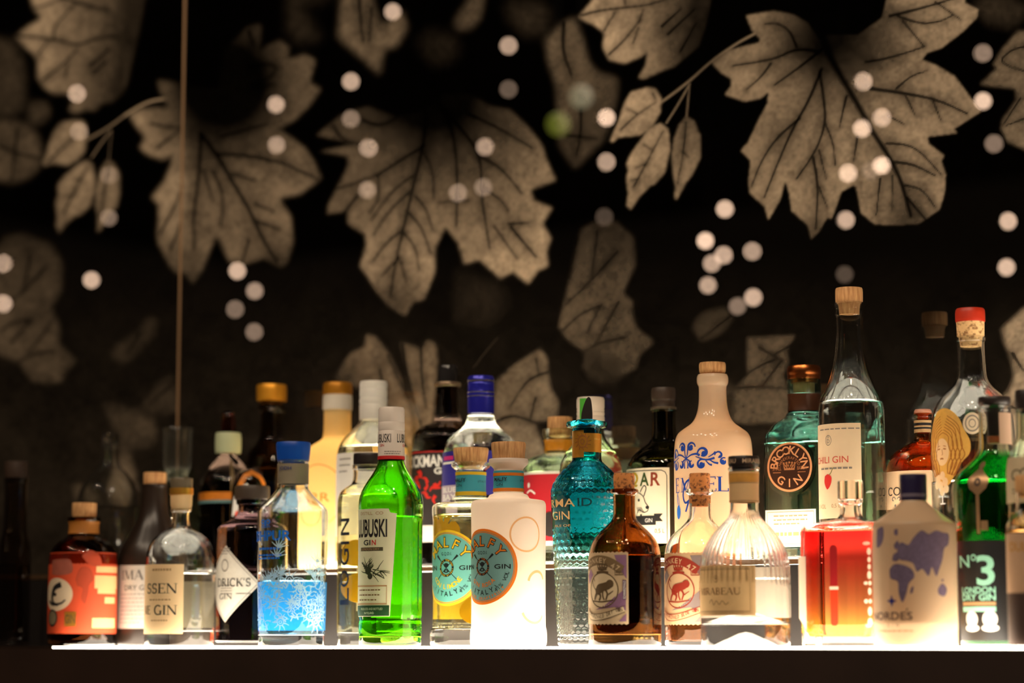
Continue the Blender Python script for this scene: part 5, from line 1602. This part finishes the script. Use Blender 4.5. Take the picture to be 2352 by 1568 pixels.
b.put('curl_lines', cat(*cu), 0, 1034, HD, pic, lay=2, a=-44)
b.put('flower_print', cat(*[sh(ell(8, 10, rings=2, seg=12), x, y) for x, y in ((-10, 4), (4, 10), (12, -4), (-2, -12), (-16, -10), (2, -26), (14, -20))]), 2170, 1106, paint('petal_print', srgb(250, 224, 180), .5, trans=.4), lay=2)
b.put('goblet_print', cat(poly([(-13, 16), (13, 16), (5, 0), (-5, 0)]), ribbon([(0, 0), (0, -18)], 3), poly([(-9, -18), (9, -18), (7, -21), (-7, -21)])), 2172, 1140, WPRINT, lay=2)
b.put('seal', cat(ell(21, 25, 0, 30, 3)), 2241, 980, paint('cream_seal', srgb(220, 200, 170), .6), lay=1)
b.put('seal_ring', cat(ell(16, 19, .85, 30, 1), ell(8, 10, .8, 20, 1)), 2241, 980, GREY, lay=2)

# --- the front right group
b = Bottle('dark_apothecary_bottle', 'dark amber apothecary bottle with violet stamp label and cork, in front of the teal bottle', 1434.5, -0.014)
AP = [(1483, 0), (1483, 79), (1478, 83), (1300, 83), (1272, 82), (1246, 76), (1226, 62), (1208, 42), (1194, 28), (1180, 25), (1140, 25), (1136, 26), (1132, 33), (1126, 33), (1123, 30)]
b.hollow(AP, glass('amber_brown_glass', (.40, .19, .055)), 5, 26, 5)
b.liquid(1278, glass('brown_tinted_spirit', (.62, .40, .22), ior=1.36))
b.solid('stopper', [(1136, 20), (1124, 22), (1122, 24), (1090, 24), (1087, 23)], RCORK)


def stamp(bt, dark, y0=1272):
    """perforated stamp label with monkey vignette; dark: violet on kraft, else red on cream"""
    ink = paint('sepia_print', srgb(92, 72, 44), .6) if dark else paint('oxblood_print', srgb(158, 48, 28), .6)
    tint = paint('violet_print', srgb(136, 96, 128), .6) if dark else paint('slate_print', srgb(150, 132, 128), .6)
    paper = paint('kraft_label', srgb(206, 180, 142), .65, trans=.1) if dark else paint('ivory_stamp', srgb(240, 206, 158), .65, trans=.25)
    a = -37
    y = y0 + 80
    W2, H2, st = 62, 79, 5
    e = []
    n = int(2 * W2 / st)
    for i in range(n + 1):
        e.append((-W2 + 2 * W2 * i / n, H2 + (2.4 if i % 2 else 0)))
    for i in range(n + 1):
        e.append((W2 - 2 * W2 * i / n, -H2 - (2.4 if i % 2 else 0)))
    lb = bt.put('label', refine(poly(e), 12), 0, y, paper, lay=1, a=a)
    bt.put('corner_tint', cat(poly([(30, 74), (58, 74), (58, 20), (44, 40)]), poly([(-20, -48), (10, -36), (30, -20), (44, -10), (56, 0), (56, -50), (30, -42)]), poly([(40, -74), (57, -74), (57, -56)]), poly([(-56, 30), (-40, 44), (-30, 30), (-48, 10)])), 0, y, tint, lb, lay=2, a=a)
    bn = bt.put('banner', ribbon(spline([(-56, 46), (-40, 58), (-10, 64), (20, 58), (48, 40)], 5), 20), 0, y, ink if not dark else paint('kraft_dark', srgb(120, 96, 62), .6), lb, lay=3, a=a)
    T = []
    for ch, u in zip('MONKEY 47', (-50, -39, -27, -15, -4, 6, 0, 27, 38)):
        if ch == ' ':
            continue
        t_ = (u + 50) / 88
        v = 50 + 14 * math.sin(math.pi * min(1, t_ * .95 + .08)) * (1) - 12 * max(0, t_ - .62)
        T.append(sh(txt(ch, 12, 8.5, .02), u, v - 1, 24 - 52 * t_))
    bt.put('lettering', cat(*T), 0, y, paper, bn, lay=4, a=a)
    bt.put('medallion_ring', cat(ell(40, 40, .94, 48, 1)), 0, y + 4, ink, lb, lay=3, a=a)
    bt.put('medallion', ell(38, 38, 0, 40, 5), 0, y + 4, paint('kraft_light', srgb(220, 198, 160), .65) if dark else paper, lb, lay=2, a=a)
    mk = cat(ribbon(spline([(-14, -4), (-24, 4), (-30, 16), (-26, 24), (-22, 18)], 5), 2.4, 1.6), poly(spline([(-20, -2), (-12, 10), (4, 14), (14, 16), (22, 12), (20, 2), (10, -2), (0, -6), (-8, -12), (-18, -10)], 4)),
             sh(ell(9, 9, rings=2, seg=16), 20, 12), ribbon(spline([(-14, -6), (-20, -16), (-22, -24)], 4), 6, 3.5), ribbon(spline([(-8, -8), (-4, -16), (-8, -25)], 4), 6, 3.5), ribbon(spline([(8, 0), (14, -10), (10, -24)], 4), 4.5, 3), ribbon(spline([(2, -2), (2, -14), (6, -24)], 4), 4, 3), ribbon(spline([(-28, -26), (0, -28), (28, -24)], 4), 3, 2), ribbon([(16, -12), (28, -4)], 2.4, 1.4))
    bt.put('monkey_drawing', mk, 0, y + 2, ink, lb, lay=4, a=a)
    bt.put('crown_print', cat(grid(24, 4, 2, 1), *[sh(ell(4, 6, .5, 12, 1), x, 8 - abs(x) * .12) for x in (-10, -3.5, 3.5, 10)], sh(ribbon([(-16, -8), (0, -5), (16, -8)], 4), 0, 0), sh(ell(2, 2, rings=1, seg=8), 0, 16)), 0, y - 44, ink, lb, lay=3, a=a)
    bt.put('box_print', cat(ribbon([(32, 42), (50, 42), (50, 30), (32, 30)], 2, closed=True), sh(scribble(14, 1, 4, 5), 41, 36)), 0, y, ink, lb, lay=3, a=a)
    bt.put('side_lettering', sh(txt('SCHWARZWALD', 5.5, 40, .01), 53, -4, 90), 0, y, WPRINT if dark else ink, lb, lay=4, a=a)
    if dark:
        bt.put('side_strip', grid(8, 44, 1, 4), 0, y + 4, paint('plum_print', srgb(96, 60, 96), .6), lb, lay=3, a=-37 + math.degrees(53 / 83))
    bt.put('fir_print', poly([(36, -48), (40, -30), (44, -40), (47, -14), (50, -40), (54, -48)]), 0, y, tint, lb, lay=3, a=a)
    b2 = bt.put('banner', ribbon(spline([(-56, -48), (-38, -62), (-10, -64), (20, -58), (52, -46)], 5), 13), 0, y, paint('kraft_light', srgb(220, 198, 160), .65) if dark else paper, lb, lay=3, a=a)
    bt.put('banner_edge', cat(ribbon(spline([(-56, -41), (-38, -55), (-10, -57), (20, -51), (54, -39)], 5), 1.4), ribbon(spline([(-56, -55), (-38, -69), (-10, -71), (20, -65), (54, -53)], 5), 1.4)), 0, y, ink, lb, lay=4, a=a)
    T = []
    S_ = 'SCHWARZWALD DRY GIN' if dark else 'SCHWARZWALD SLOE GIN'
    for i, ch in enumerate(S_):
        if ch == ' ':
            continue
        t_ = i / (len(S_) - 1)
        u = -50 + 96 * t_
        v = -50 - 14 * math.sin(math.pi * min(1, t_ * 1.15)) * .95 + 4 * t_
        T.append(sh(txt(ch, 8, 4.4, .01), u, v - 2, -28 + 44 * t_))
    bt.put('lettering', cat(*T), 0, y, ink, b2, lay=5, a=a)
    return lb


stamp(b, True)
b.patch('back_label', 0, 0, 1276, 1430, paint('dark_back_label', srgb(96, 66, 40), .6), a0=118, a1=186, lay=1)

b = Bottle('clear_apothecary_bottle', 'clear apothecary bottle of red liqueur with red stamp label and speckled cork', 1609, 0.05)
b.hollow([(y, r) for y, r in AP], CLEAR, 5, 12, 4)
b.liquid(1276, glass('sloe_red_liquid', (.92, .34, .10), ior=1.36))
b.back(1274, 1430, paint('glowing_back_paper', srgb(252, 242, 226), .7, trans=.75), 150, 44)
b.solid('stopper', [(1163, 19), (1160, 20), (1126, 21), (1122, 23), (1120, 23), (1090, 24), (1087, 22)], RCORK)
stamp(b, False, 1273)

b = Bottle('fluted_bottle', 'clear fluted dome bottle with black cap and beige label', 1711, -0.01)
zr0, zr1 = b.z(1330), b.z(1176)
b.mod = lambda a, z: 1 + 0.012 * math.sin(a * 44) * max(0, min(1, (z - b.z(1345)) / .006, (b.z(1172) - z) / .006))
b.hollow([(1485, 0), (1485, 96), (1481, 101), (1420, 102), (1380, 102), (1350, 102), (1330, 102), (1310, 101), (1290, 100), (1268, 95), (1248, 86), (1230, 75), (1214, 62), (1200, 48), (1190, 38), (1180, 33), (1160, 32), (1082, 32), (1080, 36), (1074, 36)], CLEAR, 5, 50, 40, seg=264)
b.mod = None
b.lathe('base_glow_cone', [(0.0006, 0), (0.0006, 70 * b.s), (6 * b.s, 58 * b.s), (18 * b.s, 30 * b.s), (30 * b.s, 10 * b.s), (33 * b.s, 0)], frosted('glow_cone_satin', (.95, .94, .92), .6))  # satin cone added in the base hollow so the foot glows white
b.liquid(1332, WATER)
b.back(1300, 1416, paint('glowing_back_paper', srgb(252, 242, 226), .7, trans=.75), 165, 80)
b.solid('cap', [(1084, 26), (1073, 27), (1072, 35), (1051, 35.5), (1048, 34)], BLACKCAP)
V, Fc = cat(sh(txt('MIRABEAU', 10, 66, .01), -52, 0), sh(txt('MIRABEAU', 10, 66, .01), 30, 0))
mesh_obj('cap_lettering', [(36 * b.s * math.sin(u / 36), -36 * b.s * math.cos(u / 36), b.z(1060) + v * b.s) for u, v in refine((V, Fc), 6)[0]], refine((V, Fc), 6)[1], paint('beige_print', srgb(190, 160, 130), .5), b.root)
nb = b.ring('neck_label', 1154, 1084, paint('sand_band', srgb(226, 186, 132), .6, trans=.15), .4)
b.ring('neck_stripe', 1108, 1088, paint('ochre_stripe', srgb(196, 140, 60), .5, amt=.4, scale=90), 1.7, thick=.4)
b.ring('neck_stripe', 1111, 1109, TAN, 1.8, thick=.4)
b.ring('neck_stripe', 1152, 1150, TAN, 1.8, thick=.4)
lb = b.patch('label', 0, 0, 1301, 1413, paint('beige_label', srgb(226, 188, 134), .65, trans=.25), a0=-92, a1=13)
b.put('border_print', ribbon([(-82, 47), (82, 47), (82, -47), (-82, -47)], 3, closed=True), 0, 1357, TAN, lb, a=-40)
b.put('border_print', ribbon([(-86, 51), (86, 51), (86, -51), (-86, -51)], 1, closed=True), 0, 1357, paint('brown_print', srgb(140, 96, 56), .6), lb, a=-40)
b.fit('lettering', 'MIRABEAU', 1613, 1701, 1351, 1367, paint('brown_print', srgb(140, 96, 56), .6), lb, font='serif', a0=-74)
b.put('crest', cat(ell(7, 8, .8, 20, 1), sh(ell(3, 3, rings=1, seg=8), 0, 1)), 1646, 1331, TAN, lb)
b.put('script_print', ribbon(spline([(-26, 0), (-18, 8), (-12, -4), (-4, 5), (4, -3), (12, 5), (20, -3), (28, 2)], 5), 2), 1650, 1386, TAN, lb)

# 27 red square bottle
b = Bottle('red_square_bottle', 'square clear bottle full of red to orange liqueur with square glass stopper', 1956, 0.048)
fa = -math.degrees(b.rz)
a_half = 92
b.sq = (9, fa, b.z(1215), b.z(1192))
b.hollow([(1485, 0), (1485, a_half - 3), (1482, a_half), (1300, a_half), (1216, a_half), (1208, a_half - 5), (1202, 70), (1196, 46), (1190, 30), (1180, 24), (1158, 23), (1156, 28), (1148, 28)], CLEAR, 6, 22, 4, seg=96)
b.liquid(1223, graded('red_orange_liqueur', [(0, (1.0, .70, .14)), (.35, (1.0, .34, .13)), (.75, (1.0, .10, .07)), (1, (1.0, .03, .03))], 0.008, b.z(1230), ior=1.36))
b.sq = None
b.flat('back_label', grid(170, 250, 4, 4), fa + 180, a_half + .3, 1345, paint('glowing_back_paper', srgb(252, 242, 226), .7, trans=.75), eps=.0004)
b.solid('stopper', [(1160, 18), (1149, 18), (1148, 27), (1146, 29), (1108, 29), (1104, 28)], glass('stopper_clear', (1, .93, .84), wave=.2), smooth=0)
wl = paint('white_side_label', srgb(250, 232, 206), .6, trans=.4)
fd = a_half + .4
ls = b.flat('side_label', poly([(-9, 72), (9, 72), (9, -94), (-9, -66)]), fa, fd, 1352, wl, eps=.0009)
ls.location = tuple(Vector((math.cos(R_(fa)), math.sin(R_(fa)), 0)) * (-(a_half - 14) * b.s))
RW = paint('wine_red_print', srgb(150, 10, 16), .5, trans=.2)
b.flat('slot_print', cat(poly([(-9, 54)] + [(9 * math.cos(R_(180 - q)), 54 + 9 * math.sin(R_(q))) for q in range(20, 180, 20)] + [(9, 54), (9, -28), (-9, -28)])), fa, fd, 1318, RW, eps=.0009)
b.flat('slot_print', poly([(-9, 40), (9, 40), (9, -36), (5, -42), (-5, -42), (-9, -36)]), fa, fd, 1394, paint('orange_red_print', srgb(226, 60, 20), .5, trans=.4), eps=.0009)
b.flat('dash_print', grid(22, 7, 1, 1), fa, fd, 1352, wl, eps=.0011)
bits = cat(*[sh(ell(w_, h_, rings=2, seg=12), x, y) for x, y, w_, h_ in ((-2, 98, 9, 4), (4, 80, 5, 8), (4, 62, 4, 6), (4, 46, 4, 6), (4, 28, 5, 9), (-5, 10, 5, 4), (5, 10, 4, 5), (4, -8, 4, 8), (-5, -30, 5, 5), (5, -30, 4, 5), (4, -52, 5, 10), (4, -76, 6, 9), (0, -84, 8, 4))])
o = b.flat('side_lettering', bits, fa, fd, 1352, wl, eps=.0011)
o.location = tuple(Vector((math.cos(R_(fa)), math.sin(R_(fa)), 0)) * ((a_half - 9) * b.s))

# 28 white ceramic bottle with map
b = Bottle('map_bottle', 'white satin bottle printed with a blue world map, navy cap', 2101, -0.015)
P = b.prof([(1485, 90), (1480, 94), (1300, 95), (1212, 95), (1203, 94), (1198, 88), (1176, 56), (1160, 38), (1154, 31), (1148, 29)], 1)
b.out = P
t = 4 * b.s
IN = [(z, r - t) for z, r in P if r > 2 * t and z > P[0][0] + 2 * t]
b.lathe('glass_body', P + list(reversed(IN)), frosted('satin_white_glass', srgb(204, 180, 150), .30, .35), seg=72)
b.solid('cap', [(1150, 29), (1148, 31), (1092, 31), (1089, 30)], paint('navy_cap', srgb(34, 26, 62), .4))
MP = paint('faded_indigo_print', srgb(104, 88, 112), .6, amt=.5, scale=330)


def blob(pts, k=4):
    return refine(poly(spline(pts + [pts[0]], k)[:-1]), 14)


# Eurasia, Africa, Britain, Greenland, Americas (edge), Australia
mp = cat(blob([(-46, 30), (-36, 48), (-20, 42), (-8, 58), (10, 74), (26, 66), (44, 74), (62, 70), (82, 66), (80, 44), (66, 34), (60, 10), (50, -14), (42, -28), (32, -8), (24, -28), (10, -12), (-2, -18), (-10, 0), (-24, 6), (-40, 10)]),
         blob([(-66, -12), (-52, 0), (-28, -4), (-12, -14), (-8, -30), (-20, -44), (-26, -66), (-36, -86), (-44, -66), (-46, -40), (-64, -32)]),
         blob([(-56, 20), (-46, 26), (-38, 18), (-46, 6), (-58, 8)]), blob([(-54, 42), (-44, 52), (-40, 38), (-50, 32)], 3), blob([(-52, 76), (-44, 78), (-44, 64), (-52, 66)], 3),
         blob([(-106, 78), (-84, 84), (-82, 60), (-92, 42), (-108, 40)]), blob([(46, -56), (58, -44), (72, -56), (64, -72), (48, -68)]), blob([(-16, -54), (-10, -50), (-12, -64), (-18, -66)], 3), blob([(54, -36), (62, -34), (60, -40)], 3))
b.put('map_print', mp, 0, 1297, MP, lay=1, a=4)
b.put('star_print', poly([(math.cos(R_(45 * k / 1 + 90)) * (14 if k % 2 == 0 else 5), math.sin(R_(45 * k + 90)) * (14 if k % 2 == 0 else 5)) for k in range(8)]), 2049, 1381, paint('indigo_print', srgb(40, 44, 120), .5), lay=2)
b.fit('lettering', 'NORDES', 2010, 2094, 1406, 1424, paint('dark_plum_print', srgb(62, 44, 52), .6), lay=1, bold=.012, a0=-76)
b.put('accent_mark', ribbon([(0, 0), (4, 5)], 2.6), 2080, 1403, paint('dark_plum_print', srgb(62, 44, 52), .6), lay=1)
b.put('lettering', cat(sh(txt('G', 7), -12), txt('I', 7), sh(txt('N', 7), 12)), 2050, 1436, paint('dark_plum_print', srgb(62, 44, 52), .6), lay=1)
b.put('line_print', scribble(96, 1, 3, 2.5), 2052, 1449, TAN, lay=1)
cw = b.solid('cap_print', [(1142, 31.3), (1134, 31.3)], paint('grey_lilac_print', srgb(110, 100, 116), .5), smooth=0)

# 31 emerald bottle
b = Bottle('emerald_bottle', 'emerald green bottle with raised key and black printed label', 2293, 0.064)
b.hollow([(1482, 0), (1482, 84), (1477, 88), (1300, 95), (1140, 100), (1112, 99), (1092, 90), (1072, 70), (1052, 48), (1036, 39), (1026, 37), (946, 36), (944, 38), (934, 38)], graded('emerald_glass', [(0, (.02, .50, .12)), (.82, (.03, .55, .15)), (.86, (.86, .92, .86)), (1, (.95, .95, .93))], 0.0, b.z(960)), 5, 20)
b.liquid(1112, glass('emerald_tinted_spirit', (.6, .95, .7), ior=1.36))
b.back(1250, 1440, paint('glowing_back_paper', srgb(252, 242, 226), .7, trans=.75), 150, 40)
b.solid('stopper', [(1000, 16), (946, 20), (934, 22), (932, 36), (916, 37), (912, 35)], BLACKCAP)
b.solid('inner_cork', [(1018, 17), (1002, 18)], paint('rust_cork', srgb(170, 84, 40), .6))
BZ = paint('bronze_relief', srgb(176, 140, 104), .35, metal=.7)
key = cat(poly([(0, 38), (27, 6), (20, -14), (0, -32), (-20, -14), (-27, 6)]), ribbon([(0, -30), (0, -116)], 8), grid(12, 8, 1, 1), sh(grid(16, 22, 2, 2), 14, -98), sh(ell(9, 9, 0, 16, 2), 0, 40))
b.put('key_relief', key, 2252, 1112, BZ, lay=3)
b.put('key_hole', ell(8, 10, .4, 16, 1), 2252, 1112, paint('dark_relief', srgb(70, 50, 36), .5), lay=4)
b.patch('neck_label', 0, 0, 950, 1022, paint('pinkish_neck_label', srgb(206, 170, 144), .5, trans=.3), a0=15, a1=80)
lb = b.patch('label', 0, 0, 1246, 1469, paint('black_gloss_label', (.014, .014, .015), .35), a0=-80, a1=14)
MI = paint('mint_lettering', srgb(150, 216, 190), .5)
b.fit('lettering', 'N', 2212, 2230, 1277, 1304, MI, lb, bold=.012, a0=-62)
b.fit('lettering', 'o', 2233, 2245, 1275, 1290, MI, lb, bold=.008)
b.fit('lettering', '3', 2245, 2285, 1278, 1346, MI, lb, bold=.02)
b.fit('lettering', 'LONDON', 2213, 2286, 1349, 1364, MI, lb, bold=.025, a0=-60)
b.fit('lettering', 'DRY GIN', 2213, 2286, 1365, 1380, MI, lb, bold=.025, a0=-60)
b.patch('mint_bar', 2214, 2286, 1383, 1391, TAN, lb, lay=2)
b.patch('mint_bar', 2214, 2286, 1394, 1405, MI, lb, lay=2)
for x in (2232, 2272):
    b.put('medal_print', cat(sh(ell(17, 18, 0, 20, 3), 0, 6), sh(ell(20, 8, 0, 20, 2), 0, -14)), x, 1428, WPRINT, lb)

# 32 right edge: two bottles cut by the frame
b = Bottle('cream_label_bottle', 'clear bottle with cream label at the right edge behind the short jar bottle', 2376, 0.016)
b.hollow([(BASE, 0), (BASE, 55), (1478, 58), (1100, 58), (1064, 56), (1042, 50), (1022, 42), (1010, 36), (1000, 34), (950, 33), (940, 33)], CLEARG, 4, 14)
b.liquid(1180, glass('dark_amber_liquid', (.3, .15, .06), ior=1.36))
b.solid('cap', [(952, 24), (941, 24), (941, 34), (900, 34), (896, 32)], BLACKCAP)
lb = b.patch('label', 0, 0, 1052, 1156, paint('buff_label', srgb(190, 172, 138), .6), a0=-92, a1=10)
b.put('scroll_print', cat(curl(-14, 0, 16, 40, .9, 3, 6), curl(10, 8, 12, 200, -.8, 3, 6), sh(scribble(50, 2, 8, 3), 0, -34)), 2352, 1096, paint('olive_grey_print', srgb(90, 84, 60), .6), lb)
b = Bottle('short_jar_bottle', 'short clear bottle with cream and brown label at the right edge, foremost', 2370, -0.03)
b.hollow([(1484, 0), (1484, 53), (1480, 56), (1240, 56), (1210, 56), (1200, 54), (1192, 48), (1186, 40), (1180, 34), (1140, 32), (1130, 33)], CLEAR, 4, 20)
b.liquid(1222, glass('tan_liquid', (.85, .66, .42), ior=1.36))
b.solid('stopper', [(1142, 24), (1131, 24), (1130, 33), (1096, 33), (1092, 31)], CORK)
lb = b.patch('label', 0, 0, 1226, 1362, paint('rose_beige_label', srgb(206, 170, 138), .6, trans=.2), a0=-92, a1=20)
b.fit('lettering', 'OUL', 2322, 2362, 1246, 1267, paint('gold_print', srgb(196, 140, 50), .5), lb, bold=.01)
b.patch('lower_label', 0, 0, 1362, 1480, paint('dark_brown_label', srgb(66, 46, 36), .6), a0=-88, a1=20)
